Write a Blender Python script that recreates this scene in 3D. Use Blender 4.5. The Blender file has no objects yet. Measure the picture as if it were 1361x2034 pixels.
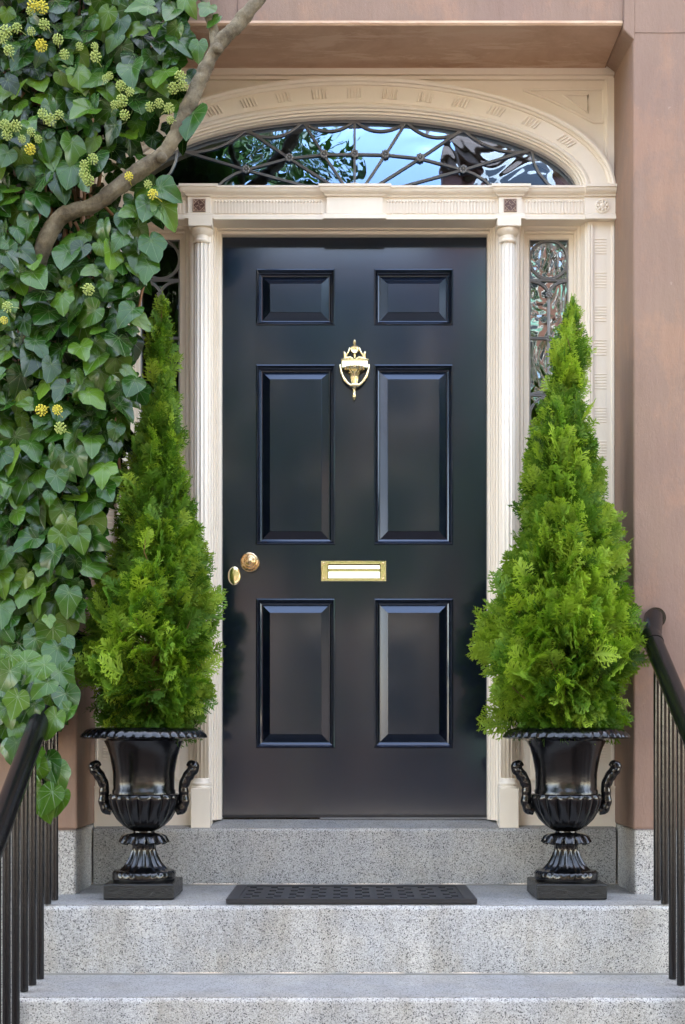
import bpy, math, random
import numpy as np
from mathutils import Vector, Matrix
R = math.radians
random.seed(7); rng = np.random.default_rng(7)
sc = bpy.context.scene
C = sc.collection

# ------------------------------------------------------------------ camera, sky, sun, exposure
ZC = 1.34            # camera height above the pavement
CX, CY, F = -0.026, -4.44, 2552.0
cam = bpy.data.cameras.new('camera'); cam_o = bpy.data.objects.new('camera', cam); C.objects.link(cam_o)
cam_o.location = (CX, CY, ZC); cam_o.rotation_euler = (R(90), 0, 0)
cam.sensor_fit = 'HORIZONTAL'; cam.sensor_width = 36; cam.lens = 36*F/1361
cam.shift_x = -9.5/1361; cam.shift_y = 453/1361
cam.clip_end = 500; cam.clip_start = 0.05
sc.camera = cam_o
SUN_EL, SUN_AZ = 60, 14          # the sun stands behind this house: the doorway is in open shade
wd = bpy.data.worlds.new('World'); sc.world = wd; wd.use_nodes = True
wn = wd.node_tree; sky = wn.nodes.new('ShaderNodeTexSky'); sky.sky_type = 'NISHITA'
sky.sun_disc = False; sky.sun_elevation = R(SUN_EL); sky.sun_rotation = R(SUN_AZ)
sky.dust_density = 1.2; sky.ozone_density = 0.8; sky.air_density = 0.9
sm = wn.nodes.new('ShaderNodeMix'); sm.data_type = 'RGBA'; sm.blend_type = 'MULTIPLY'; sm.inputs[0].default_value = 1
sm.inputs[7].default_value = (1.27, 1.0, .77, 1)      # daylight white balance of the camera
wn.links.new(sky.outputs[0], sm.inputs[6]); wn.links.new(sm.outputs[2], wn.nodes['Background'].inputs[0]); wn.nodes['Background'].inputs[1].default_value = 0.15
sun = bpy.data.lights.new('sun', 'SUN'); sun.energy = 2.2; sun.angle = R(0.5); sun.color = (1, .93, .82)
sun_o = bpy.data.objects.new('sun', sun); C.objects.link(sun_o)
sd = Vector((math.sin(R(SUN_AZ))*math.cos(R(SUN_EL)), math.cos(R(SUN_AZ))*math.cos(R(SUN_EL)), math.sin(R(SUN_EL))))
sun_o.rotation_euler = sd.to_track_quat('Z', 'Y').to_euler(); sun_o.location = (0, 0, 30)
sc.view_settings.view_transform = 'Standard'; sc.view_settings.look = 'None'
sc.view_settings.exposure = 4.08; sc.view_settings.gamma = 1
sc.render.engine = 'CYCLES'
sc.cycles.max_bounces = 8; sc.cycles.diffuse_bounces = 4; sc.cycles.glossy_bounces = 4; sc.cycles.transparent_max_bounces = 12
sc.cycles.caustics_reflective = False; sc.cycles.caustics_refractive = False
sc.cycles.use_denoising = True; sc.cycles.sample_clamp_indirect = 6

# ------------------------------------------------------------------ helpers
def S(y): return F/(y-CY)
def X(px, y): return (px-690)/S(y)+CX
def Z(py, y): return (1470-py)/S(y)+ZC
def W(px, py, y): return (X(px, y), y, Z(py, y))

class MB:
    def __init__(s): s.v = []; s.f = []; s.at = {}
    def add(s, vs, fs):
        n = len(s.v); s.v += [tuple(p) for p in vs]; s.f += [tuple(i+n for i in f) for f in fs]; return n
    def box(s, x0, x1, y0, y1, z0, z1):
        s.add([(x0,y0,z0),(x1,y0,z0),(x1,y1,z0),(x0,y1,z0),(x0,y0,z1),(x1,y0,z1),(x1,y1,z1),(x0,y1,z1)],
              [(0,3,2,1),(4,5,6,7),(0,1,5,4),(1,2,6,5),(2,3,7,6),(3,0,4,7)]); return s
    def strip(s, loops, closed=False, cyc=True):
        """loops: equal length rings, joined one to the next; cyc: each ring closes on itself"""
        n = len(loops[0]); base = len(s.v)
        for l in loops: s.v += [tuple(p) for p in l]
        m = len(loops)
        for i in range(m if closed else m-1):
            a = base+i*n; b = base+((i+1) % m)*n
            for j in range(n if cyc else n-1):
                k = (j+1) % n
                s.f.append((a+j, a+k, b+k, b+j))
        return base
    def lathe(s, prof, cx=0, cy=0, cz=0, n=40, mod=None, axis='z'):
        loops = []
        for i, (r, z) in enumerate(prof):
            l = []
            for k in range(n):
                a = 2*math.pi*k/n; rr = r; zz = z
                if mod: rr, zz = mod(a, i, r, z)
                if axis == 'z': l.append((cx+rr*math.cos(a), cy+rr*math.sin(a), cz+zz))
                else: l.append((cx+rr*math.cos(a), cy-zz, cz+rr*math.sin(a)))     # axis towards the viewer
            loops.append(l)
        b = s.strip(loops)
        s.f.append(tuple(b+k for k in range(n))[::-1]); s.f.append(tuple(b+(len(prof)-1)*n+k for k in range(n)))
        return s
    def tube(s, pts, rad, n=8, caps=True, flat=1.0, up=None):
        pts = [Vector(p) for p in pts]; m = len(pts)
        rads = rad if isinstance(rad, (list, tuple)) else [rad]*m
        loops = []; prev = None
        for i in range(m):
            t = (pts[min(i+1, m-1)]-pts[max(i-1, 0)]).normalized()
            if prev is None:
                u = Vector(up) if up else (Vector((0,0,1)) if abs(t.z) < .9 else Vector((0,1,0)))
            else: u = prev
            u = (u-t*u.dot(t)).normalized(); prev = u; w = t.cross(u)
            loops.append([pts[i]+(u*math.cos(2*math.pi*k/n)+w*math.sin(2*math.pi*k/n)*flat)*rads[i] for k in range(n)])
        b = s.strip(loops)
        if caps:
            s.f.append(tuple(b+k for k in range(n))[::-1]); s.f.append(tuple(b+(m-1)*n+k for k in range(n)))
        return s
    def xprof(s, x0, x1, prof, off=0, mitre=None):
        """extrude a (y,z) outline along x; with mitre=ybase the ends flare out by the projection"""
        n = len(prof)
        A = []; B = []
        for (y, z) in prof:
            p = max(0, mitre-y) if mitre is not None else 0
            A.append((x0-p, y-off, z)); B.append((x1+p, y-off, z))
        b = s.strip([A, B]); s.f.append(tuple(b+i for i in range(n))); s.f.append(tuple(b+n+i for i in range(n))[::-1])
        return s
    def rectprof(s, x0, x1, z0, z1, prof, sides=4):
        """moulding round a rectangle; prof = (outward offset, y)"""
        loops = []
        for d, y in prof:
            if sides == 4: loops.append([(x0-d,y,z0-d),(x0-d,y,z1+d),(x1+d,y,z1+d),(x1+d,y,z0-d)])
            else: loops.append([(x0-d,y,z0),(x0-d,y,z1+d),(x1+d,y,z1+d),(x1+d,y,z0)])
        s.strip(loops, cyc=(sides == 4)); return s
    def sphere(s, c, r, nu=8, nv=6, sy=1, sz=1):
        prof = [(r*math.sin(math.pi*(i+.02)/(nv+.04)), -r*sz*math.cos(math.pi*(i+.02)/(nv+.04))) for i in range(nv+1)]
        return s.lathe(prof, c[0], c[1], c[2], n=nu)
    def build(s, name, m, parent=None, smooth=35, bevel=0, bseg=2):
        me = bpy.data.meshes.new(name)
        off = wloc(parent) if parent else Vector((0,0,0))
        v = np.array(s.v, dtype=float)-np.array(off)
        me.from_pydata(v.tolist(), [], s.f); me.materials.append(m)
        for k, (vals) in s.at.items():
            a = me.attributes.new(k, 'FLOAT', 'POINT'); a.data.foreach_set('value', np.asarray(vals, dtype=np.float32))
        o = bpy.data.objects.new(name, me); C.objects.link(o)
        if parent: o.parent = parent
        if smooth:
            me.shade_smooth()
            if smooth < 180: me.set_sharp_from_angle(angle=R(smooth))
        if bevel:
            md = o.modifiers.new('bevel', 'BEVEL'); md.width = bevel; md.segments = bseg; md.limit_method = 'ANGLE'; md.angle_limit = R(40)
        return o
def wloc(o):
    p = Vector((0,0,0))
    while o: p += o.location; o = o.parent
    return p
def tag(o, label=None, cat=None, group=None, kind=None):
    for k, v in (('label', label), ('category', cat), ('group', group), ('kind', kind)):
        if v: o[k] = v
    return o
def empty(name, loc, label, cat, group=None):
    o = bpy.data.objects.new(name, None); C.objects.link(o); o.location = loc; o.empty_display_size = .1
    return tag(o, label, cat, group)
def copy_tree(o, parent=None):
    c = o.copy(); C.objects.link(c); c.parent = parent
    for ch in [k for k in bpy.data.objects if k.parent == o]: copy_tree(ch, c)
    return c

# ------------------------------------------------------------------ materials
class Mt:
    def __init__(s, name):
        s.m = bpy.data.materials.new(name); s.m.use_nodes = True; s.t = s.m.node_tree; s.n = s.t.nodes; s.b = s.n['Principled BSDF']
    def link(s, a, b): s.t.links.new(a, b)
    def node(s, ty, **kw):
        n = s.n.new(ty)
        for k, v in kw.items(): setattr(n, k, v)
        return n
    def set(s, **kw):
        for k, v in kw.items():
            i = s.b.inputs[k.replace('_', ' ')]
            if hasattr(v, 'links'): s.link(v, i)
            elif isinstance(v, tuple) and len(v) == 3: i.default_value = (*v, 1)
            else: i.default_value = v
        return s
    def coord(s, scale=(1,1,1), kind='Object'):
        tc = s.node('ShaderNodeTexCoord'); mp = s.node('ShaderNodeMapping'); mp.inputs['Scale'].default_value = scale
        s.link(tc.outputs[kind], mp.inputs[0]); return mp.outputs[0]
    def noise(s, scale, co=None, detail=4, rough=.6, dist=0, out=0):
        n = s.node('ShaderNodeTexNoise'); n.inputs['Scale'].default_value = scale; n.inputs['Detail'].default_value = detail
        n.inputs['Roughness'].default_value = rough; n.inputs['Distortion'].default_value = dist
        if co is None: co = s.coord()
        s.link(co, n.inputs['Vector']); return n.outputs[out]
    def voro(s, scale, co=None, out='Color', feature='F1'):
        n = s.node('ShaderNodeTexVoronoi'); n.feature = feature; n.inputs['Scale'].default_value = scale
        if co is None: co = s.coord()
        s.link(co, n.inputs['Vector']); return n.outputs[out]
    def ramp(s, fac, stops, interp='LINEAR'):
        r = s.node('ShaderNodeValToRGB'); r.color_ramp.interpolation = interp
        e = r.color_ramp.elements
        while len(e) < len(stops): e.new(.5)
        for el, (p, c) in zip(e, stops):
            el.position = p; el.color = (c, c, c, 1) if isinstance(c, (int, float)) else (*c, 1)
        s.link(fac, r.inputs[0]); return r.outputs[0]
    def mix(s, a, b, f, mode='MIX'):
        m = s.node('ShaderNodeMix', data_type='RGBA', blend_type=mode); m.clamp_factor = True
        for sock, v in ((m.inputs[6], a), (m.inputs[7], b), (m.inputs[0], f)):
            if hasattr(v, 'links'): s.link(v, sock)
            elif isinstance(v, tuple): sock.default_value = (*v, 1)
            else: sock.default_value = v
        return m.outputs[2]
    def math(s, op, a, b=0, c=None):
        m = s.node('ShaderNodeMath', operation=op)
        for i, v in enumerate((a, b, c)):
            if v is None: continue
            if hasattr(v, 'links'): s.link(v, m.inputs[i])
            else: m.inputs[i].default_value = v
        return m.outputs[0]
    def bump(s, h, strength=.3, dist=.002):
        b = s.node('ShaderNodeBump'); b.inputs['Strength'].default_value = strength; b.inputs['Distance'].default_value = dist
        s.link(h, b.inputs['Height']); s.link(b.outputs[0], s.b.inputs['Normal']); return b.outputs[0]
    def attr(s, name, out='Fac'):
        a = s.node('ShaderNodeAttribute'); a.attribute_name = name; return a.outputs[out]

def granite(name, base, contrast=1.0, rough=.75, warm=0.0, stain=.3):
    t = Mt(name); v = t.voro(400, None); sep = t.node('ShaderNodeSeparateColor'); t.link(v, sep.inputs[0])
    b = base; lo, hi = b*(1-.42*contrast), b*(1+.34*contrast)
    c1 = t.ramp(sep.outputs[0], [(0, (b*.16,)*3), (.055, (b*.22,)*3), (.075, (lo, lo, lo*1.03)), (.5, (b, b*.995, b*.985)), (.85, (hi, hi, hi*.98)), (1, (hi*1.06,)*3)])
    v2 = t.voro(160, None); sp2 = t.node('ShaderNodeSeparateColor'); t.link(v2, sp2.inputs[0])
    dd = t.voro(160, None, out='Distance')
    fl = t.math('MULTIPLY', t.math('LESS_THAN', sp2.outputs[1], .15), t.math('LESS_THAN', dd, .36))
    c2 = t.mix(c1, (b*.17, b*.17, b*.18), t.math('MULTIPLY', fl, .8))
    big = t.noise(5, t.coord((1.6, 1, .7)), 5, .65)
    st = t.ramp(big, [(.36, 0), (.66, 1)])
    c3 = t.mix(c2, (1.0, .985, .965), 1.0, 'MULTIPLY')
    c4 = t.mix(c3, t.mix(c3, (.66, .64, .61), 1.0, 'MULTIPLY'), t.math('MULTIPLY', st, stain))
    dr = t.noise(6, t.coord((2.2, 2.2, .45)), 6, .7); wm = t.noise(3.1, t.coord((1.2, 1.2, 1.6)), 4, .6)
    c4 = t.mix(c4, t.mix(c4, (.76, .73, .67), 1.0, 'MULTIPLY'), t.math('MULTIPLY', t.ramp(dr, [(.50, 0), (.68, 1)]), stain*.9))
    c4 = t.mix(c4, t.mix(c4, (1.08, 1.05, .99), 1.0, 'MULTIPLY'), t.ramp(wm, [(.45, 0), (.6, 1)]))
    t.set(Base_Color=c4, Roughness=rough); t.b.inputs['Specular IOR Level'].default_value = .35
    t.bump(t.noise(420, None, 3, .7), .5, .0012)
    return t.m
GR = granite('granite_riser', .41, .8, stain=.7)
GRT = granite('granite_tread', .31, .40, .6, stain=.5)
GRD = granite('granite_threshold', .36, .8, stain=.4)
GRB = granite('granite_base', .42, 1.0)

def brown(name, c1, c2, streak):
    t = Mt(name); a = t.noise(1.3, t.coord((1, 1, .7)), 6, .6); s1 = t.noise(1, t.coord(streak), 5, .7)
    c = t.mix(c1, c2, t.ramp(a, [(.38, 0), (.62, 1)]))
    c = t.mix(c, t.mix(c, (.90, .885, .87), 1.0, 'MULTIPLY'), t.ramp(s1, [(.35, 0), (.7, 1)]))
    sp = t.noise(38, None, 3, .6); c = t.mix(c, (.50, .36, .30), t.math('MULTIPLY', t.ramp(sp, [(.70, 0), (.78, 1)]), .35))
    bl = t.noise(7, t.coord((1, 1, .6)), 5, .7)
    c = t.mix(c, t.mix(c, (1.18, 1.10, 1.02), 1.0, 'MULTIPLY'), t.ramp(bl, [(.5, 0), (.62, 1)]))
    t.set(Base_Color=c, Roughness=.72); t.bump(t.noise(1, t.coord((110, 110, 45)), 7, .75), .8, .003); return t.m
BR = brown('brownstone_paint', (.265, .168, .128), (.295, .195, .138), (26, 26, 3.5))
t = Mt('brownstone_soffit'); a = t.noise(2.2, t.coord((1, 1, 6)), 6, .65, .6); b_ = a
c = t.mix((.50, .315, .205), (.66, .46, .325), t.ramp(a, [(.35, 0), (.6, 1)]))  # weathered tones, lifted to stand in for light bounced up from the street
b2 = t.noise(2.4, t.coord((1.5, 6, 6)), 9, .74, .5)
c = t.mix(c, (.68, .50, .36), t.math('MULTIPLY', t.ramp(b2, [(.50, 0), (.58, 1)]), .9))
t.set(Base_Color=c, Roughness=.7); t.bump(t.noise(60, None, 5, .7), .4, .003); BRS = t.m

def cream(name, col, dirt=.12):
    t = Mt(name); n = t.noise(9, t.coord((2, 2, .5)), 6, .7); fine = t.noise(55, t.coord((1, 1, .35)), 4, .6)
    c = t.mix(col, tuple(k*f for k, f in zip(col, (.84, .80, .74))), t.math('MULTIPLY', t.ramp(n, [(.5, 0), (.75, 1)]), dirt*4))
    geo = t.node('ShaderNodeNewGeometry')
    c = t.mix(c, t.mix(c, (.72, .66, .58), 1, 'MULTIPLY'), t.math('MULTIPLY', t.ramp(geo.outputs['Pointiness'], [(.40, 1), (.49, 0)]), .35))  # dirt tone in the concave edges
    t.set(Base_Color=c, Roughness=.42); t.bump(fine, .08, .0015); return t.m
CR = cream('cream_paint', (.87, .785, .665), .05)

t = Mt('door_paint'); gn = t.noise(14, t.coord((1, 1, .06)), 5, .6); gb = t.noise(240, t.coord((1, 1, .02)), 3, .5)
t.set(Base_Color=t.mix((.0038, .0045, .0080), (.0048, .0056, .0098), gn), Roughness=t.ramp(gn, [(.3, .21), (.7, .25)]))
t.b.inputs['IOR'].default_value = 1.5; t.b.inputs['Specular Tint'].default_value = (.46, .66, 1.0, 1); t.b.inputs['Coat Weight'].default_value = .75; t.b.inputs['Coat Roughness'].default_value = .09; t.b.inputs['Coat IOR'].default_value = 1.55; t.b.inputs['Coat Tint'].default_value = (.60, .78, 1, 1); t.bump(gb, .012, .0005); DOOR = t.m

t = Mt('black_gloss_iron'); w = t.noise(130, t.coord((1, 1, 1.4)), 6, .7)
t.set(Base_Color=(.0025, .0025, .003), Roughness=.045); t.b.inputs['IOR'].default_value = 1.55
t.bump(w, .30, .0016); URN = t.m
t = Mt('black_rail_paint'); w = t.noise(150, t.coord((1, 1, .5)), 4, .7)
t.set(Base_Color=(.004, .004, .0045), Roughness=.13); t.bump(w, .35, .0015); RAIL = t.m
t = Mt('rough_black_iron'); w = t.noise(45, None, 6, .75)
t.set(Base_Color=(.005, .005, .005), Roughness=.22); t.bump(w, .9, .006); PLIN = t.m

def metal(name, col, rough, bump=.1):
    t = Mt(name); n = t.noise(90, None, 3); t.set(Base_Color=col, Metallic=1.0, Roughness=t.ramp(n, [(.3, rough*.8), (.7, rough*1.3)])); t.bump(n, bump, .001); return t.m
BRASS = metal('polished_brass', (.96, .84, .52), .14); BRASSD = metal('aged_brass', (.78, .58, .34), .24)
LEAD = metal('lead_came', (.30, .30, .30), .45, .3); LEAD.node_tree.nodes['Principled BSDF'].inputs['Metallic'].default_value = .6

def glassm(name, scale, strength, dist, vs=(1,1,1), ior=1.5, tint=.55, refl=(.74, .90, 1.0)):
    t = Mt(name); n = t.noise(scale, t.coord(vs), 2, .45, .6)
    nrm = t.bump(n, strength, dist)
    fr = t.node('ShaderNodeFresnel'); fr.inputs['IOR'].default_value = ior; t.link(nrm, fr.inputs['Normal'])
    gl = t.node('ShaderNodeBsdfGlossy'); gl.inputs['Roughness'].default_value = .0; t.link(nrm, gl.inputs['Normal'])
    gl.inputs['Color'].default_value = (*refl, 1)
    tr = t.node('ShaderNodeBsdfTransparent'); tr.inputs['Color'].default_value = (tint, tint, tint*.96, 1)
    mx = t.node('ShaderNodeMixShader'); t.link(fr.outputs[0], mx.inputs[0]); t.link(tr.outputs[0], mx.inputs[1]); t.link(gl.outputs[0], mx.inputs[2])
    t.link(mx.outputs[0], t.n['Material Output'].inputs[0]); return t.m
GLT = glassm('transom_glass', 5, .22, .012, ior=2.25, refl=(.44, .66, 1.0))
GLS = glassm('wavy_sidelight_glass', 8, .75, .020, (1, 1, .75), ior=2.6)

t = Mt('rubber'); t.set(Base_Color=(.017, .017, .020), Roughness=.5); t.bump(t.noise(300), .25, .001); RUB = t.m
t = Mt('tile_brown'); t.set(Base_Color=(.10, .045, .035), Roughness=.3); TILE = t.m
t = Mt('soil'); t.set(Base_Color=t.mix((.03, .018, .01), (.07, .045, .03), t.noise(60)), Roughness=.9); t.bump(t.noise(80), .8, .01); SOIL = t.m
t = Mt('dark_interior'); t.set(Base_Color=(.06, .045, .035), Roughness=.8); DARK = t.m
def plain(name, col, rough=.7, nz=.15, sc_=8):
    t = Mt(name); n = t.noise(sc_, None, 5); t.set(Base_Color=t.mix(tuple(k*(1-nz) for k in col), tuple(min(1, k*(1+nz)) for k in col), n), Roughness=rough); return t.m

# foliage
def leafy(name, dark, mid, light, veins=False, trans=.25, rough=.4, spec=.5):
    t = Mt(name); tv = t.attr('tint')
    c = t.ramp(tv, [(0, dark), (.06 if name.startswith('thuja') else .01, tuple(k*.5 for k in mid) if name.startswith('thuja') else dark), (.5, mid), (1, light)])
    if veins:
        lu = t.attr('lu'); lv = t.attr('lv')
        ang = t.math('ARCTAN2', lu, lv)                      # 0 along the midrib
        rr = t.math('SQRT', t.math('ADD', t.math('MULTIPLY', lu, lu), t.math('MULTIPLY', lv, lv)))
        fold = t.math('ABSOLUTE', t.math('SUBTRACT', t.math('PINGPONG', t.math('ADD', ang, R(180+0)), R(18.0)), 0))
        d = t.math('MULTIPLY', fold, rr)
        vm = t.math('SUBTRACT', 1, t.math('SMOOTH_MIN', t.math('DIVIDE', d, .013), 1, .3))
        vm = t.math('MAXIMUM', vm, 0)
        d2 = t.math('PINGPONG', t.math('ADD', t.math('MULTIPLY', rr, 1.0), t.math('MULTIPLY', fold, 1.1)), .05)
        vm2 = t.math('MULTIPLY', t.math('LESS_THAN', d2, .0055), .28)
        c = t.mix(c, (.30, .40, .20), t.math('MULTIPLY', t.math('MAXIMUM', vm, vm2), .42))
        nn = t.noise(30); c = t.mix(c, t.mix(c, (.75, .72, .6), 1, 'MULTIPLY'), nn)
        t.bump(t.math('SUBTRACT', t.math('MULTIPLY', nn, .3), t.math('MULTIPLY', vm, .8)), .35, .003)
    t.set(Base_Color=c, Roughness=rough); t.b.inputs['Specular IOR Level'].default_value = spec
    tr = t.node('ShaderNodeBsdfTranslucent'); t.link(t.mix(c, (1.3, 1.5, .6), 1, 'MULTIPLY'), tr.inputs[0])
    mx = t.node('ShaderNodeMixShader'); mx.inputs[0].default_value = trans
    t.link(t.b.outputs[0], mx.inputs[1]); t.link(tr.outputs[0], mx.inputs[2]); t.link(mx.outputs[0], t.n['Material Output'].inputs[0])
    return t.m
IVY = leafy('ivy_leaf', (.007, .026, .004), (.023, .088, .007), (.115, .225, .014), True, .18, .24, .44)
THU = leafy('thuja_foliage', (.080, .060, .018), (.085, .19, .014), (.32, .44, .042), False, .34, .55, .3)
TRL = leafy('street_tree_leaf', (.02, .05, .012), (.04, .09, .018), (.07, .13, .03), False, .25, .5)
t = Mt('bark'); a = t.noise(16, t.coord((1, 1, 1)), 7, .75); fb = t.noise(85, t.coord((1, 1, .8)), 6, .8)
t.set(Base_Color=t.mix(t.mix((.10, .078, .048), (.27, .225, .145), t.ramp(a, [(.38, 0), (.62, 1)])), (.06, .045, .03), t.math('MULTIPLY', t.ramp(fb, [(.28, 1), (.42, 0)]), .7)), Roughness=.85)
t.bump(t.math('ADD', fb, a), .9, .010); BARK = t.m
TWIG = plain('twig_bark', (.22, .11, .05), .8)
PET = plain('petiole', (.16, .20, .06), .5)
BERG = plain('ivy_flower_green', (.38, .46, .12), .6); BERY = plain('ivy_flower_yellow', (.62, .55, .05), .6)

# ------------------------------------------------------------------ levels (metres)
zL = ZC-.5015; zT = ZC-.3026; z2 = ZC-.713; z3 = ZC-.925; z4 = ZC-1.137
YL, Y2, Y3, Y4 = -.53, -.874, -1.219, -1.564
YD = .155; DW = .4766; DZ0, DZ1 = ZC-.268, ZC+1.802
SPZ = ZC+1.93                                   # springing of the arch

# ------------------------------------------------------------------ brownstone house
house = empty('brownstone_house', (0, 0, 0), 'mauve brown painted stone house front around the arched doorway', 'house')
PX = .907; FY = -.25; LZ = Z(47, FY)
for sgn, w in ((-1, -22), (1, 22)):
    b = MB(); x0, x1 = sorted((sgn*PX, w)); b.box(x0, x1, FY, .9, zT+.012, LZ+.9 if sgn < 0 else LZ+.9)
    b.build('pier', BR, house, 0, .006)
b = MB(); b.box(-22, 22, FY+.004, .9, LZ+.902, 15.5)  # out of view; stretched high and wide to keep the street in shade
b.build('upper_wall', BR, house, 0)
b = MB(); b.box(-PX+.001, PX-.03, FY+.003, .9, LZ+.012, LZ+.9); b.build('lintel', BR, house, 0)
# soffit of the opening, weathered paint paled to stand in for bounced light, slightly splayed, with a chamfer block at each end
b = MB(); zb = Z(130, .03)
b.xprof(-PX+.002, PX-.034, [(FY+.002, LZ+.0115), (FY+.002, LZ+.004), (FY+.007, LZ-.002), (.0, zb), (.3, zb), (.3, LZ+.0115)])
b.build('soffit', BRS, house, 30)
b = MB()
b.add([(PX-.032, FY-.002, LZ-.02), (PX+.004, FY-.002, LZ-.055), (PX+.004, FY-.002, LZ+.9), (PX-.032, FY-.002, LZ+.9),
       (PX-.032, .03, zb-.002), (PX+.004, .03, zb-.03), (PX+.004, .03, LZ+.9), (PX-.032, .03, LZ+.9)],
      [(0,1,2,3), (0,4,5,1), (0,3,7,4), (3,2,6,7), (1,5,6,2), (4,7,6,5)])
b.build('corner_block', BR, house, 0, .004)
JM = plain('joint_mortar', (.17, .11, .085), .95)
def joint(p0, p1, r_=.0016):
    P = [Vector(p0).lerp(Vector(p1), u)+Vector((random.uniform(-.0015, .0015), 0, random.uniform(-.0015, .0015))) for u in np.linspace(0, 1, 22)]; b = MB(); b.tube(P, r_, 5); b.build('mortar_joint', JM, house, 60)
joint((PX+.006, FY-.0002, Z(64, FY)), (3, FY-.0002, Z(70, FY)), .0011); joint((X(472, FY), FY+.002, LZ+.013), (X(472, FY), FY+.002, LZ+.9)); joint((PX-.031, FY+.001, LZ+.01), (PX-.031, FY+.001, LZ+.9), .003)
joint((-3, FY-.0002, Z(70, FY)), (-PX-.006, FY-.0002, Z(66, FY)), .0011)
joint((-PX-.002, FY-.0075, zT+.0115), (-2.5, FY-.0075, zT+.0115), .0022); joint((PX+.002, FY-.0075, zT+.0115), (2.5, FY-.0075, zT+.0115), .0022)
for sgn in (-1, 1):
    b = MB(); x0, x1 = sorted((sgn*(PX+.003), sgn*22)); b.box(x0, x1, FY-.006, .9, 0, zT+.010)
    b.build('granite_base', GRB, house, 0, .007)
# hallway behind the glass
b = MB(); hx, y0, y1, h0, h1 = .88, .3, 2.6, DZ0-.03, LZ-.05
b.add([(-hx,y0,h0),(hx,y0,h0),(hx,y1,h0),(-hx,y1,h0),(-hx,y0,h1),(hx,y0,h1),(hx,y1,h1),(-hx,y1,h1)],
      [(0,1,2,3),(4,7,6,5),(1,5,6,2),(2,6,7,3),(3,7,4,0)])
o = b.build('hallway', DARK, None, 0); tag(o, kind='structure')

# ------------------------------------------------------------------ granite steps
steps = empty('front_steps', (0, -.8, 0), 'speckled grey granite steps leading up to the black door', 'steps')
SX = .960
def stepblock(name, x, y0, y1, z0, z1, mt, r=.014, zb=None):
    # riser face block and a worn tread sheet, one under the other
    prof = [(y0, z0)]+[(y0+r-r*math.cos(a), z1-.004-r+r*math.sin(a)) for a in np.linspace(0, math.pi/2, 6)]
    prof += [(y1, (zb or z1)-.004), (y1, z0)]
    b = MB(); n = 90
    xs = np.linspace(-x, x, n); loops = []
    for i, xx in enumerate(xs):
        j = .0016*math.sin(xx*23)+.0012*math.sin(xx*57+1); loops.append([(xx, p[0]+(j if k < 7 else 0), p[1]+(j*.5 if 0 < k < 7 else 0)) for k, p in enumerate(prof)])
    s0 = b.strip(loops); m = len(prof)
    b.f.append(tuple(s0+i for i in range(m))); b.f.append(tuple(s0+(n-1)*m+i for i in range(m))[::-1])
    blk = b.build(name, mt, steps, 40)
    b = MB(); b.add([(-x+.003, y0+r*.75, z1-.0022), (x-.003, y0+r*.75, z1-.0022), (x-.003, y1-.003, (zb or z1)), (-x+.003, y1-.003, (zb or z1))], [(0,1,2,3)])
    b.add([(-x+.003, y0+r*.75, z1-.006), (x-.003, y0+r*.75, z1-.006), (x-.003, y0+r*.75, z1-.0022), (-x+.003, y0+r*.75, z1-.0022)], [(0,1,2,3)])
    b.build('tread', GRT, blk, 0)
stepblock('threshold_stone', PX-.004, 0, .30, zL+.004, zT, GRD, .012, zT+.040)
stepblock('landing_stone', SX, YL, .0, z2+.004, zL, GR)
stepblock('step_stone', SX, Y2, YL-.004, z3+.004, z2, GR)
stepblock('step_stone', SX, Y3, Y2-.004, z4+.004, z3, GR)
stepblock('step_stone', SX, Y4, Y3-.004, 0.004, z4, GR)
b = MB()
b.box(-SX+.012, SX-.012, YL-.011, YL-.0015, z2, z2+.004); b.box(-SX+.012, SX-.012, -.009, -.0015, zL, zL+.004)
b.build('mortar_joint', plain('mortar', (.22, .21, .19), .9), steps, 0)

# ------------------------------------------------------------------ door surround
sur = empty('door_surround', (0, .1, zT), 'cream painted wooden door surround with fluted columns and elliptical arch', 'door surround')
FYS = .05
# door casing (stepped jambs), reveals going back to the door
b = MB()
b.rectprof(-DW, DW, zT+.02, DZ1, [(-.004, .20), (-.004, .128), (0, .122), (.004, .120), (.005, .106), (.011, .104), (.0125, .092), (.019, .090), (.0205, .074), (.026, .071), (.0275, .052), (.034, .047), (.036, .053)], 3)
b.build('door_casing', CR, sur, 30)
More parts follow.
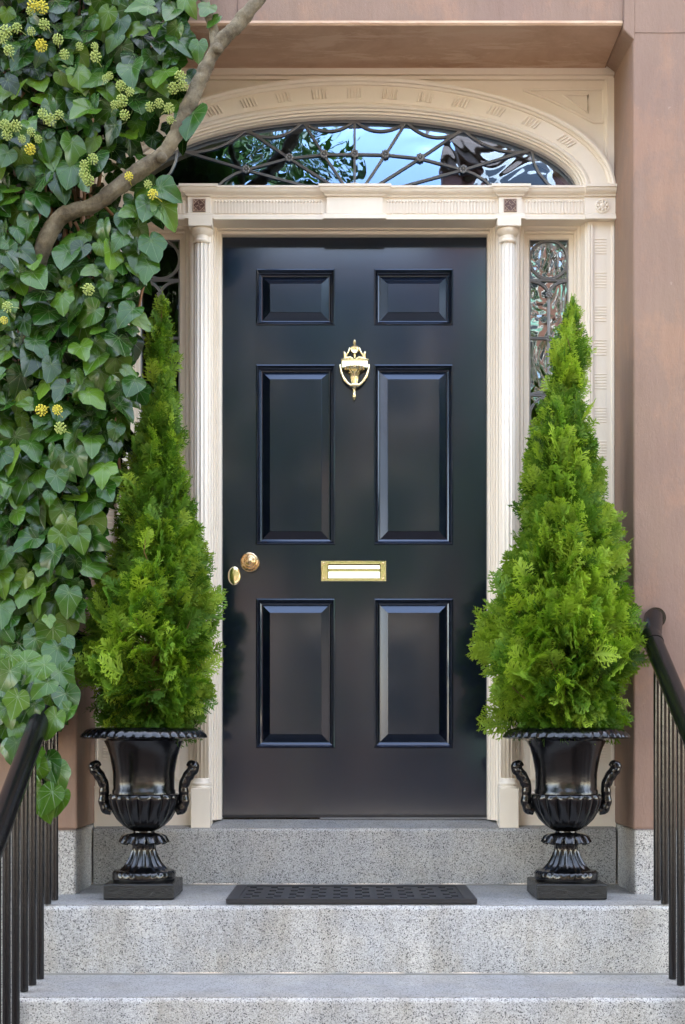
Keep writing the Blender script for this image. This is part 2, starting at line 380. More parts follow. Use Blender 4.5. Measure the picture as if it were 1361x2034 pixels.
# backing boards between the casing, the columns and the sidelights
GX0, GX1, GZ0, GZ1 = .619, .7625, ZC+.50, Z(476, .13)
for s in (-1, 1):
    b = MB()
    x0, x1 = sorted((s*(DW+.034), s*(GX0-.046))); b.box(x0, x1, .056, .25, zT-.003, ZC+1.815)
    b.build('column_backboard', CR, sur, 0, .002)
    # sidelight frame
    b = MB(); x0, x1 = sorted((s*GX0, s*GX1))
    pr = [(-.002, .20), (-.002, .124), (.002, .120), (.013, .118), (.014, .108), (.020, .106), (.022, .096), (.026, .090), (.034, .088), (.036, .076), (.041, .070), (.044, .058), (.050, .054)]
    b.rectprof(x0, x1, GZ0, GZ1, pr)
    b.build('sidelight_frame', CR, sur, 30)
    # panel under the sidelight
    b = MB(); pz0, pz1 = zT+.16, GZ0-.13
    pr2 = [(.050, .054), (.044, .058), (.040, .072), (.036, .076), (.022, .078), (.006, .09), (0, .092), (-.03, .080), (-.034, .080)]
    b.rectprof(x0, x1, pz0, pz1, pr2); b.add([(x0+.034, .080, pz0+.034), (x0+.034, .080, pz1-.034), (x1-.034, .080, pz1-.034), (x1-.034, .080, pz0+.034)], [(0,1,2,3)])
    b.box(x0-.05, x1+.05, .0545, .2, GZ0-.08, GZ0-.0505); b.box(x0-.05, x1+.05, .052, .2, zT-.003, pz0-.0505)
    b.build('lower_panel', CR, sur, 30)
    # outer pilaster with groups of reeded bars
    b = MB(); x0, x1 = sorted((s*.8130, s*.9085))
    b.box(x0, x1, .045, .25, zT-.003, ZC+1.812)
    for dx, w, dy in ((.003, .004, .005), (.010, .006, .009), (.085, .007, .006)):
        xa, xb = sorted((s*(.8130+dx), s*(.8130+dx+w))); b.box(xa, xb, .045-dy, .047, ZC-.16, ZC+1.800)
    xa, xb = sorted((s*.837, s*.879))
    z = Z(489, .045)
    while z > ZC-.12:
        for k in range(6):
            zz = z+(k-2.5)*.0100; b.tube([(xa, .0455, zz), (xb, .0455, zz)], .0027, 6)
        z -= .1178
    xa, xb = sorted((s*.811, s*.9095)); b.box(xa, xb, .036, .047, zT-.002, ZC-.168); b.box(xa, xb, .030, .040, ZC-.1678, ZC-.160)
    b.build('outer_pilaster', CR, sur, 30)
    # engaged fluted column with cap and base
    cx = s*.535; cy = .052
    colr = empty('column', (cx, cy, zT), None, None); colr.parent = sur; colr.location = Vector((cx, cy, zT))-sur.location
    b = MB()
    def fl(a, i, r, z): return (r*(1-.17*abs(math.sin(a*6))**.8), z)
    b.lathe([(.0275, ZC-.135), (.0275, ZC+.6), (.0255, ZC+1.735)], cx, cy, 0, 144, fl)
    b.build('shaft', CR, colr, 180)
    b = MB(); prof = [(.0265, 1.733), (.030, 1.737), (.030, 1.742), (.0265, 1.745), (.0265, 1.758), (.029, 1.760), (.034, 1.766), (.0395, 1.775), (.0395, 1.780), (.037, 1.782)]
    b.lathe([(r, ZC+z) for r, z in prof], cx, cy, 0, 40)
    b.box(cx-.041, cx+.041, .008, .1, ZC+1.782, ZC+1.8095)
    b.build('capital', CR, colr, 35)
    b = MB(); prof = [(.036, -.168), (.036, -.163), (.033, -.160), (.035, -.155), (.035, -.150), (.031, -.146), (.0275, -.133)]
    b.lathe([(r, ZC+z) for r, z in prof], cx, cy, 0, 40); b.box(cx-.034, cx+.034, .012, .1, zT-.0025, ZC-.168)
    b.build('base', CR, colr, 35, .002)

# entablature
E0, E1, E2, E3 = ZC+1.811, ZC+1.830, ZC+1.891, ZC+1.923
def corn(y): return [(y, E2), (y-.006, E2), (y-.008, E2+.005), (y-.013, E2+.008), (y-.020, E2+.013), (y-.024, E2+.021), (y-.024, E2+.0235), (y-.028, E2+.0245), (y-.028, E3), (.2, E3), (.2, E2)]
def lowm(y): return [(y, E1+.002), (y-.004, E1), (y-.008, E1-.004), (y-.008, E1-.008), (y-.013, E1-.011), (y-.013, E0), (.2, E0), (.2, E1+.002)]
ent = MB()
ent.box(-.9095, .9095, .040, .22, E1+.002, E2); ent.xprof(-.9095, .9095, corn(.040)); ent.xprof(-.9095, .9095, lowm(.040))
ent.build('entablature', CR, sur, 30)
blocks = [(-.541, .040), (0, .098), (.541, .040)]
for cx, hw in blocks:
    b = MB(); yb = .028
    b.box(cx-hw, cx+hw, yb, .039, E1+.0025, E2-.0005)
    b.xprof(cx-hw, cx+hw, [(y, z+(.0012 if z >= E3 else 0)) for y, z in corn(yb)][:9]+[(.05, E3+.0012), (.05, E2)], mitre=yb)
    b.xprof(cx-hw, cx+hw, [(y, z-(.0012 if z <= E0 else 0)) for y, z in lowm(yb)][:6]+[(.05, E0-.0012), (.05, E1+.002)], mitre=yb)
    blk = b.build('frieze_block', CR, sur, 30)
    if cx:
        b = MB(); zc = (E1+E2)/2-.001; q = .0225; b.box(cx-q, cx+q, yb-.003, yb+.002, zc-q, zc+q); tl = b.build('tile', TILE, blk, 0, .001)
        b = MB(); yy = yb-.0036
        for a in range(4):                                  # pierced star of petals in cream on the brown tile
            an = a*math.pi/2; u = Vector((math.cos(an), 0, math.sin(an))); v = Vector((-math.sin(an), 0, math.cos(an))); c0 = Vector((cx, yy, zc))
            b.tube([c0+u*.003, c0+u*.009+v*.004, c0+u*.015, c0+u*.009-v*.004, c0+u*.003], .0011, 5)
            b.tube([c0+u*.018+v*.004, c0+u*.012+v*.012, c0+u*.004+v*.018], .0010, 5)
            b.tube([c0+(u+v)*.010, c0+(u+v)*.019], .0010, 5); b.sphere(c0+(u+v)*.0155, .0022, 6, 4)
            b.tube([c0+u*.0205-v*.0205, c0+u*.0205+v*.0205], .0012, 5)
        b.build('tile_tracery', plain('tile_pale', (.50, .36, .27), .4), tl, 60)
for s in (-1, 1):
    b = MB(); x0, x1 = sorted((s*.800, s*.9125)); yb = .030
    b.box(x0, x1, yb, .039, E1+.0025, E2-.0005); b.xprof(x0, x1, [(y, z+(.0015 if z >= E3 else 0)) for y, z in corn(yb)][:9]+[(.05, E3+.0015), (.05, E2)])
    b.xprof(x0, x1, [(y, z-(.0014 if z <= E0 else 0)) for y, z in lowm(yb)][:6]+[(.05, E0-.0014), (.05, E1+.002)])
    blk = b.build('end_block', CR, sur, 30)
    b = MB(); rx, rz = s*.862, (E1+E2)/2-.002
    b.lathe([(.0255, 0), (.025, .004), (.0215, .005), (.020, .002), (.012, .002), (.009, .006), (.0, .008)], rx, yb, rz, 24, axis='y')
    for k in range(8):
        a = k*math.pi/4; b.sphere((rx+.0145*math.cos(a), yb-.003, rz+.0145*math.sin(a)), .0052, 7, 5)
    b.build('rosette', CR, blk, 60)
# frieze flutes
def flutes(x0, x1):
    b = MB(); n = int(round((x1-x0)/.0112))
    for k in range(n):
        x = x0+(k+.5)*(x1-x0)/n
        b.box(x-.0028, x+.0028, .0345, .041, E1+.006, E2-.018); b.sphere((x, .0370, E2-.0145), .0050, 6, 4)
    b.build('fluting', CR, sur, 50)
for a, c in ((-.797, -.592), (-.490, -.110), (.110, .490), (.592, .797)): flutes(a, c)

# arch: sweep between an inner and an outer ellipse
AI, BI, AO, BO = .786, .267, .910, .392
def ell(t, th, y): return ((AI+(AO-AI)*t)*math.cos(th), y, SPZ-.012+(BI+(BO-BI)*t)*math.sin(th))
ths = np.linspace(0, math.pi, 97)
pr = [(.12, .20), (.055, .100), (.0, .085), (.02, .070), (.05, .066), (.055, .058), (.11, .056), (.115, .048), (.17, .046), (.175, .040), (.22, .036), (.27, .038), (.30, .043), (.34, .046), (.38, .044),
      (.80, .044), (.81, .038), (.86, .034), (.87, .026), (.93, .022), (.985, .024), (1.0, .030), (1.0, .09)]
b = MB(); b.strip([[ell(t_, th, y) for t_, y in pr] for th in ths], cyc=False)
arch = b.build('arch', CR, sur, 30)
b = MB()
for k in range(-7, 8):
    xk = k*.1235
    if abs(xk) > .84: continue
    th0 = math.acos(xk/((AI+AO)/2)*.985)
    dth = .0112/math.hypot(.85*math.sin(th0), .33*math.cos(th0))
    for j in range(5):
        th = th0+(j-2)*dth
        p0 = Vector(ell(.44, th, .0430)); p1 = Vector(ell(.44+.27, th, .0430)); b.tube([p0, p1], .0037, 6)
b.build('reeding', CR, arch, 60)
# spandrel board with top and side boards
b = MB(); ZT = Z(130, .045)
xs = np.linspace(-.9085, .9085, 121)
def ez(x): return SPZ-.012+(BI+(BO-BI)*.9)*math.sqrt(max(0, 1-(x/(AI+(AO-AI)*.9))**2)) if abs(x) < AI+(AO-AI)*.9 else SPZ-.012
b.strip([[(x, .072, ez(x)), (x, .072, ZT)] for x in xs], cyc=False)
for x0, x1, z0, z1, y in ((-.909, .909, ZT-.030, ZT+.002, .046), (-.909, .909, ZT-.040, ZT-.0302, .058), (.884, .9085, SPZ, ZT-.0405, .050), (-.9085, -.884, SPZ, ZT-.0405, .050),
                        (.876, .8838, SPZ, ZT-.0405, .062), (-.8838, -.876, SPZ, ZT-.0405, .062)):
    b.box(x0, x1, y, .12, z0, z1)
spb = b.build('spandrel_board', CR, sur, 30)
for s in (-1, 1):
    b = MB(); y = .070
    out = [(1040, 178), (1110, 177), (1178, 177), (1199, 177), (1199, 210), (1199, 243), (1180, 243), (1140, 221), (1090, 197)]
    inn = [(1118, 188), (1168, 188), (1168, 224), (1145, 207)]
    for path, r in ((out, .0055), (inn, .004)):
        P = [Vector((s*X(px, y), y, Z(py, y))) for px, py in path]; b.tube(P+[P[0]], r, 8, flat=.8)
    b.build('spandrel_panel', CR, spb, 60)
# transom glass + cames
b = MB(); b.strip([[(x, .104, SPZ-.05), (x, .104, SPZ-.012+(BI+.007)*math.sqrt(max(0, 1-(x/(AI+.007))**2)))] for x in np.linspace(-AI-.0068, AI+.0068, 81)], cyc=False)
tr = empty('transom_window', (0, .135, SPZ), None, None); tr.parent = sur; tr.location = Vector((0, .135, SPZ))-sur.location
b.build('glass', GLT, tr, 0)
yc = .0985
def G(px, py): return Vector(W(px, py, yc))
def came(b, pts, r=.0023, gap=.0022):
    P = [Vector(p) for p in pts]; n = len(P)
    for sgn in (-1, 1):
        Q = []
        for i in range(n):
            t_ = (P[min(i+1, n-1)]-P[max(i-1, 0)]).normalized(); Q.append(P[i]+Vector((-t_.z, 0, t_.x))*gap*sgn)
        b.tube(Q, r, 6, up=(0,1,0))
cm = MB(); CXP = 704.5
hub = (CXP, 398)
ends = [(CXP, 239), (CXP+104, 243), (CXP+217, 259), (CXP+349, 301)]
ros = [(CXP, 306), (CXP+61, 307), (CXP+130, 314), (CXP+216, 337)]
for s in (-1, 1):
    E = [(CXP+s*(x-CXP), y) for x, y in ends]; Rr = [(CXP+s*(x-CXP), y) for x, y in ros]
    for (ex, ey), (rx, ry) in zip(E, Rr):
        if s == -1 and abs(ex-CXP) < 1: continue
        hx_ = rx+(rx-ex)*.62; hy_ = ry+(ry-ey)*.62
        k = (388-ry)/(ry-ey) if ry != ey else 0
        came(cm, [G(ex, ey-4), G(rx, ry), G(rx+(rx-ex)*k, 388)])
    for (a, c, sag) in ((E[0], E[1], 19), (E[1], E[2], 21), (E[2], E[3], 16)):
        came(cm, [G(a[0]+(c[0]-a[0])*u, a[1]+(c[1]-a[1])*u+sag*4*u*(1-u)*(1-.3*(u-.5))) for u in np.linspace(.03, .97, 12)], .0022, .0021)
    a = E[3]; came(cm, [G(a[0]+s*q, a[1]+w_) for q, w_ in ((4, 2), (7, 20), (16, 40), (32, 60), (45, 72), (58, 84))], .0022, .0021)
    came(cm, [G(x, y) for x, y in Rr], .0022, .0021)
    l = Rr[3]; came(cm, [G(l[0]+s*q, l[1]+w_) for q, w_ in ((0, 0), (22, 8), (42, 20), (60, 36), (68, 48))], .0022, .0021)
came(cm, [ell(.010, th, yc) for th in np.linspace(.02, math.pi-.02, 60)], .0026, .0024)
cm.build('leading', LEAD, tr, 60)
for s in (-1, 1):
    for rx, ry in ros:
        if s == -1 and abs(rx-CXP) < 1: continue
        b = MB(); c0 = G(CXP+s*(rx-CXP), ry); c0.y -= .006
        b.sphere(c0-Vector((0, .002, 0)), .0045, 8, 6)
        for k in range(8):
            a = k*math.pi/4; b.sphere(c0+Vector((.0105*math.cos(a), 0, .0105*math.sin(a))), .0052, 6, 4)
        b.build('rosette', LEAD, tr, 60)
b = MB(); b.lathe([(.056, 0), (.056, .008), (.050, .014), (.046, .014), (.040, .009), (0, .009)], 0, .103, Z(395, .10), 40, axis='y'); b.build('fan_hub', CR, tr, 40)
# sidelights
for s in (-1, 1):
    x0, x1 = sorted((s*GX0, s*GX1)); xm = (x0+x1)/2
    sl = empty('sidelight_window', (xm, .13, GZ0), None, None); sl.parent = sur; sl.location = Vector((xm, .13, GZ0))-sur.location
    b = MB(); b.add([(x0, .132, GZ0), (x1, .132, GZ0), (x1, .132, GZ1), (x0, .132, GZ1)], [(0,1,2,3)]); b.build('glass', GLS, sl, 0)
    b = MB(); yy = .1275; hw = (x1-x0)/2; rc = hw-.004
    def V(x, z): return Vector((x, yy, z))
    came(b, [V(x0+.003, GZ0), V(x0+.003, GZ1)], .0022, .002); came(b, [V(x1-.003, GZ0), V(x1-.003, GZ1)], .0022, .002)
    came(b, [V(x0, GZ1-.003), V(x1, GZ1-.003)], .0022, .002)
    za = GZ1-.004
    rs = []
    while za > GZ0+.1:
        came(b, [V(xm+rc*math.cos(a), za-rc+rc*math.sin(a)) for a in np.linspace(0, 2*math.pi, 33)], .0026, .0026)
        zb_ = za-2*rc-.006
        came(b, [V(x0, zb_), V(x1, zb_)], .0026, .0026)
        for q in (-1, 1):
            came(b, [V(xm+q*(hw-hw*math.sin(a)), zb_-.052+.050*math.cos(a)-.0) for a in np.linspace(0, math.pi/2, 10)][::-1], .0026, .0026)
        rs += [(xm, zb_-.052), (xm, zb_-.206)]
        came(b, [V(xm, zb_-.05), V(xm, zb_-.40)], .0026, .0026); came(b, [V(x0, zb_-.206), V(x1, zb_-.206)], .0026, .0026)
        for q in (-1, 1):
            came(b, [V(xm+q*(hw-hw*math.sin(a)), zb_-.36-.045*math.cos(a)) for a in np.linspace(0, math.pi/2, 10)][::-1], .0026, .0026)
        came(b, [V(x0, zb_-.408), V(x1, zb_-.408)], .0026, .0026)
        za = zb_-.414
    b.build('leading', LEAD, sl, 60)
    for rx, rz in rs:
        if rz < GZ0+.02: continue
        b = MB(); b.sphere((rx, yy-.005, rz), .005, 8, 6)
        for k in range(7):
            a = k*2*math.pi/7; b.sphere((rx+.0095*math.cos(a), yy-.003, rz+.0095*math.sin(a)), .0048, 6, 4)
        b.build('rosette', LEAD, sl, 60)

# ------------------------------------------------------------------ door
door = empty('front_door', (0, YD, DZ0), 'black six panel wooden front door with polished brass fittings', 'door')
XP = [-DW, -.353, -.0695, .0695, .353, DW]
rows = [(Z(646, YD), Z(534, YD)), (Z(1082, YD), Z(724, YD)), (Z(1486, YD), Z(1189, YD))]
zc_ = [DZ0, rows[2][0], rows[2][1], rows[1][0], rows[1][1], rows[0][0], rows[0][1], DZ1+.01]
b = MB()
for i in range(5):
    for j in range(7):
        if i in (1, 3) and j in (1, 3, 5): continue
        y = YD if i in (0, 4) else YD+.0007
        if i == 2 and j in (1, 3, 5): y = YD+.0012
        xa, xb = XP[i], XP[i+1]
        b.add([(xa, y, zc_[j]), (xb, y, zc_[j]), (xb, y, zc_[j+1]), (xa, y, zc_[j+1])], [(0,1,2,3)])
b.box(-DW, DW, YD+.028, YD+.045, DZ0, DZ1+.01)
for x0, x1 in ((-DW, -DW+.001), (DW-.001, DW)): b.box(x0, x1, YD+.0005, YD+.03, DZ0, DZ1)
b.box(-DW, DW, YD+.0012, YD+.03, DZ0-.001, DZ0)
b.build('door_leaf', DOOR, door, 0)
for (z0, z1) in rows:
    for (x0, x1) in ((XP[1], XP[2]), (XP[3], XP[4])):
        b = MB()
        prof = [(.0006, .002), (0, 0), (-.0015, -.0030), (-.0045, -.0036), (-.0065, -.0015), (-.0070, .0035), (-.0095, .0062), (-.0105, .0105), (-.0135, .0130), (-.0150, .0170), (-.0190, .0192), (-.0215, .0196), (-.0220, .0205),
                (-.0480, .0118), (-.0486, .0116), (-.0490, .0094), (-.0500, .0090)]
        b.rectprof(x0, x1, z0, z1, [(d, YD+y) for d, y in prof])
        q = .0500; b.add([(x0+q, YD+.0090, z0+q), (x1-q, YD+.0090, z0+q), (x1-q, YD+.0090, z1-q), (x0+q, YD+.0090, z1-q)], [(0,1,2,3)])
        b.build('panel', DOOR, door, 9)
# bottom seal and sill strip
b = MB(); b.box(-DW+.002, DW-.002, YD-.006, YD+.02, DZ0-.009, DZ0+.001); b.build('door_sweep', RUB, door, 0)
b = MB(); b.box(X(636, YD), DW-.004, YD-.010, YD+.01, DZ0-.0125, DZ0-.0100); b.build('sill_strip', plain('sill_metal', (.36, .36, .37), .4), door, 0)

# knocker (an urn with a hinged stirrup)
U = .147/S(YD)
def K(cx, cy, d=0): return Vector(((cx-703)*U, YD-d, Z(640+cy*.147, YD)))
kn = empty('knocker', (0, YD, K(0, 600).z), None, None); kn.parent = door; kn.location = Vector((0, YD, K(0, 600).z))-door.location
b = MB()
def lz(prof, cx=703, dy=.010, n=20, mod=None):
    c0 = K(cx, 0); b.lathe([(r*U, K(0, y).z) for r, y in prof], c0.x, YD-dy, 0, n, mod)
lz([(2, 240), (12, 250), (20, 268), (14, 280), (24, 288), (20, 300), (12, 308), (26, 318), (30, 326)])
c0 = K(706, 383); b.lathe([(62*U, 0), (62*U, .014), (54*U, .018), (46*U, .0155), (0, .0165)], c0.x, YD, c0.z, 28, axis='y')
lz([(20, 440), (12, 465), (14, 480), (6, 500)])
for s in (-1, 1):
    b.tube([K(703+s*66, 355, .010), K(703+s*78, 400, .012), K(703+s*104, 450, .012), K(703+s*130, 500, .010)], [9*U, 14*U, 13*U, 16*U], 8)
    b.tube([K(703+s*130, 490, .010), K(703+s*128, 450, .013), K(703+s*140, 420, .014), K(703+s*152, 408, .010)], [24*U, 22*U, 19*U, 8*U], 8)
    b.tube([K(703+s*20, 505, .010), K(703+s*60, 488, .013), K(703+s*110, 500, .013), K(703+s*165, 515, .010)], [12*U, 17*U, 19*U, 12*U], 8)
b.build('crest', BRASS, kn, 60)
b = MB(); p0, p1 = K(530, 632), K(884, 522); b.xprof(p0.x, p1.x, [(YD, p0.z), (YD-.0195, p0.z), (YD-.0135, p1.z), (YD, p1.z)])
p0, p1 = K(524, 528), K(890, 512); b.box(p0.x, p1.x, YD-.018, YD, p0.z, p1.z)
b.build('name_plate', BRASS, kn, 40, .0012)
b = MB(); fm = lambda a, i, r, z: (r*(1-.12*abs(math.sin(a*8))), z)
lz([(40, 840), (44, 800), (50, 760), (66, 710), (100, 680), (140, 668), (160, 650), (172, 632)], dy=.006, n=64, mod=fm)
b.build('vase', BRASS, kn, 60)
b = MB(); L = []
for k in range(25):
    a = math.pi*k/24; L.append(K(703-196*math.cos(a)*(1-.10*math.sin(a)), 585+300*math.sin(a)**1.0, .012+.006*math.sin(a)))
b.tube(L, [(12+9*math.sin(math.pi*k/24)+(6*abs(math.sin(k*1.7)) if k < 7 or k > 17 else 0))*U for k in range(25)], 10)
b.tube([K(655, 868, .019), K(675, 868, .019), K(705, 868, .020), K(735, 868, .019), K(752, 868, .019)], [26*U, 33*U, 28*U, 33*U, 26*U], 12)
b.build('stirrup', BRASS, kn, 60)
b = MB(); lz([(4, 1066), (14, 1050), (30, 1015), (28, 985), (18, 968), (24, 955), (16, 935), (34, 905), (52, 890)], cx=697, dy=.010)
b.build('strike', BRASS, kn, 60)

# letter slot
ls = empty('letter_slot', (0, YD, Z(1134, YD)), None, None); ls.parent = door; ls.location = Vector((0, YD, Z(1134, YD)))-door.location
x0, x1, z0, z1 = X(638, YD), X(767, YD), Z(1155, YD), Z(1114, YD)
b = MB(); b.rectprof(x0+.02, x1-.02, z0+.011, z1-.011, [(.0205, YD), (.0205, YD-.0030)][:0] or [(-.002, YD-.001), (0, YD-.0042), (.009, YD-.0048), (.0105, YD-.0030), (.0110, YD+.001)])
xs0, xs1 = x0+.009, x1-.009
b = MB(); b.rectprof(x0+.0245, x1-.0245, z0+.0135, z1-.0135, [(-.002, YD-.001), (0, YD-.0040), (.0115, YD-.0045), (.0125, YD-.0028), (.0135, YD+.0005)])
b.add([(x0+.012, YD-.0042, z0+.001), (x0+.0245, YD-.0042, z0+.001), (x0+.0245, YD-.0042, z1-.001), (x0+.012, YD-.0042, z1-.001)], [])
b = MB(); yf = YD-.0048
b.strip([[(x0, YD, z0), (x1, YD, z0), (x1, YD, z1), (x0, YD, z1)], [(x0, YD-.003, z0), (x1, YD-.003, z0), (x1, YD-.003, z1), (x0, YD-.003, z1)],
         [(x0+.002, yf, z0+.002), (x1-.002, yf, z0+.002), (x1-.002, yf, z1-.002), (x0+.002, yf, z1-.002)],
         [(X(651, YD), yf, Z(1149.5, YD)), (X(756, YD), yf, Z(1149.5, YD)), (X(756, YD), yf, Z(1120, YD)), (X(651, YD), yf, Z(1120, YD))],
         [(X(652, YD), YD-.001, Z(1149, YD)), (X(755, YD), YD-.001, Z(1149, YD)), (X(755, YD), YD-.001, Z(1121, YD)), (X(652, YD), YD-.001, Z(1121, YD))]])
b.build('plate', BRASS, ls, 30)
b = MB(); pz = [Z(q_, YD) for q_ in (1149.3, 1149, 1138, 1136, 1131.5, 1130.5, 1124, 1122)]; py_ = [.002, .0115, .0060, .0042, .0042, .0095, .0062, .002]
b.xprof(X(652.5, YD), X(754.5, YD), [(YD-d, z) for d, z in zip(py_, pz)]+[(YD-.0005, pz[-1]), (YD-.0005, pz[0])]); b.build('flap', BRASS, ls, 25)
for px in (643.5, 761.5):
    for py in (1119, 1149.5):
        b = MB(); b.lathe([(.0036, 0), (.0034, .0012), (.0016, .0019), (0, .002)], X(px, YD), yf, Z(py, YD), 10, axis='y'); b.build('screw', BRASSD, ls, 50)
# knob and lock cover
b = MB(); q = 1/S(YD)
b.lathe([(18.4*q, 0), (18.6*q, .004), (17*q, .007), (15*q, .0065), (14.5*q, .012), (14.5*q, .030), (16.5*q, .036), (17.6*q, .041), (16.8*q, .046), (15*q, .0475), (13.8*q, .0455), (12.5*q, .048), (10.5*q, .050), (9.6*q, .048), (8.6*q, .0505), (7*q, .052), (6.2*q, .050), (5*q, .051), (3.4*q, .0535), (1.5*q, .056), (0, .056)],
        X(497, YD), YD, Z(1118, YD), 48, axis='y')
b.build('doorknob', BRASSD, door, 25)
b = MB(); ml = lambda a, i, r, z: (r*(1-.33*abs(math.cos(a))**1.4), z)
b.lathe([(18.5*q, 0), (18.5*q, .0025), (17*q, .0042), (15.5*q, .0050), (9*q, .0058), (0, .006)], X(465.5, YD), YD, Z(1144, YD), 48, ml, axis='y')
b.build('lock_cover', BRASS, door, 30)

# ------------------------------------------------------------------ urns
UY = -.300
def make_urn(loc, label):
    r = empty('garden_urn', loc, label, 'urn', 'black planter urns flanking the door')
    s1 = 1/616.0
    def zz(py): return loc[2]+.052+(1757-py)*s1*1.0
    cx, cy = loc[0], loc[1]
    b = MB(); h = .111
    b.box(cx-h, cx+h, cy-h, cy+h, loc[2]+.0005, loc[2]+.0495); b.build('plinth', PLIN, r, 0, .005, 3)
    b = MB(); bead = lambda a, i, rr, z: (rr*(1+(.05 if i in (3, 4) else 0)*abs(math.sin(a*14))), z)
    b.lathe([(60*s1, zz(1758.5)), (63*s1, zz(1752)), (62*s1, zz(1747)), (60*s1, zz(1743)), (56*s1, zz(1738)), (51*s1, zz(1737))], cx, cy, 0, 112, bead)
    fl_ = lambda a, i, rr, z: (rr*(1-(.10 if 0 < i < 5 else 0)*abs(math.sin(a*9))), z)
    b.lathe([(50*s1, zz(1738)), (45*s1, zz(1734)), (36*s1, zz(1724)), (29*s1, zz(1711)), (24.5*s1, zz(1700)), (23*s1, zz(1690)), (25*s1, zz(1684)), (22*s1, zz(1680)), (21*s1, zz(1656))], cx, cy, 0, 108, fl_)
    b.build('foot', URN, r, 50)
    b = MB()                                                            # drooping leaf collar
    lf = lambda a, i, rr, z: (rr*(1-(.20 if i == 4 or i == 5 else .06 if i in (3, 6) else 0)*(1-abs(math.cos(a*6))**.5)), z-(.007*(1-abs(math.cos(a*6))) if i in (4, 5) else 0))
    b.lathe([(20*s1, zz(1662)), (26*s1, zz(1664)), (36*s1, zz(1665)), (45*s1, zz(1670)), (51*s1, zz(1681)), (48*s1, zz(1683)), (40*s1, zz(1677)), (24*s1, zz(1677))], cx, cy, 0, 120, lf)
    b.build('leaf_collar', URN, r, 50)
    b = MB()                                                            # lobed bowl
    lb = lambda a, i, rr, z: (rr*(1-(.0, .03, .06, .085, .10, .10, .085, .05, .0)[min(i, 8)]*(1-abs(math.sin(a*8+.3))**.55)), z)
    b.lathe([(20*s1, zz(1661)), (30*s1, zz(1657)), (41*s1, zz(1650)), (54*s1, zz(1637)), (63*s1, zz(1622)), (69*s1, zz(1606)), (71*s1, zz(1596)), (70*s1, zz(1589)), (66*s1, zz(1586.5)), (60*s1, zz(1586))], cx, cy, 0, 160, lb)
    b.build('bowl', URN, r, 60)
    b = MB()
    b.lathe([(62.5*s1, zz(1588)), (62.5*s1, zz(1580)), (60.5*s1, zz(1577)), (60.5*s1, zz(1562)), (61*s1, zz(1545)), (63.5*s1, zz(1529)), (67*s1, zz(1511)), (71.5*s1, zz(1496)), (78*s1, zz(1483)), (86*s1, zz(1476)), (80*s1, zz(1474)), (70*s1, zz(1490))], cx, cy, 0, 72)
    b.build('body', URN, r, 50)
    b = MB()
    def rim(a, i, rr, z):
        e = abs(math.sin(a*20+(.5 if i in (3, 4, 5) else 0)))**.6
        k = (0, .0, .02, .055, .06, .045, .02, 0, 0)[min(i, 8)]
        return rr*(1+k*(e-.6)), z-(.0035*e if i in (4, 5) else 0)
    b.lathe([(76*s1, zz(1483)), (90*s1, zz(1478)), (106*s1, zz(1478)), (117*s1, zz(1477)), (122.5*s1, zz(1473)), (121*s1, zz(1467)), (113*s1, zz(1460)), (102*s1, zz(1456)), (92*s1, zz(1457)), (86*s1, zz(1463)), (76*s1, zz(1475))], cx, cy, 0, 200, rim)
    b.build('rim', URN, r, 60)
    for s in (-1, 1):
        b = MB(); P = [(64, 1621), (74, 1618), (80, 1604), (79, 1588), (78, 1572), (84, 1557), (92, 1545), (99, 1537), (99, 1530), (92, 1528), (88, 1533)]
        Rr = [8, 11, 10.5, 9.5, 10, 11, 11, 11, 10, 8, 5]
        pp = [Vector((cx+s*p[0]*s1, cy-.004, zz(p[1]))) for p in P]; Q = []; rr = []
        for i in range(len(pp)-1):
            for u in range(5): Q.append(pp[i].lerp(pp[i+1], u/5)); rr.append((Rr[i]+(Rr[i+1]-Rr[i])*u/5)*s1*(1+.05*math.sin(len(Q)*1.15)))
        Q.append(pp[-1]); rr.append(Rr[-1]*s1)
        Q = [Q[0]]+[(Q[i-1]+Q[i]+Q[i+1])/3 for i in range(1, len(Q)-1)]+[Q[-1]]
        b.tube(Q, rr, 12, up=(0, 1, 0)); b.build('handle', URN, r, 70)
    b = MB(); b.lathe([(79*s1, zz(1479)), (74*s1, zz(1473)), (40*s1, zz(1469)), (0.01*s1, zz(1468))], cx, cy, 0, 32); b.build('soil', SOIL, r, 60)
    return r
UXL, UXR = -.681, .679
u1 = make_urn((UXL, UY, zL), 'glossy black urn on square plinth beside the ivy side of the doormat')
u2 = copy_tree(u1); u2.location = (UXR, UY, zL); u2['label'] = 'glossy black urn under the fuller conifer farther from the ivy'

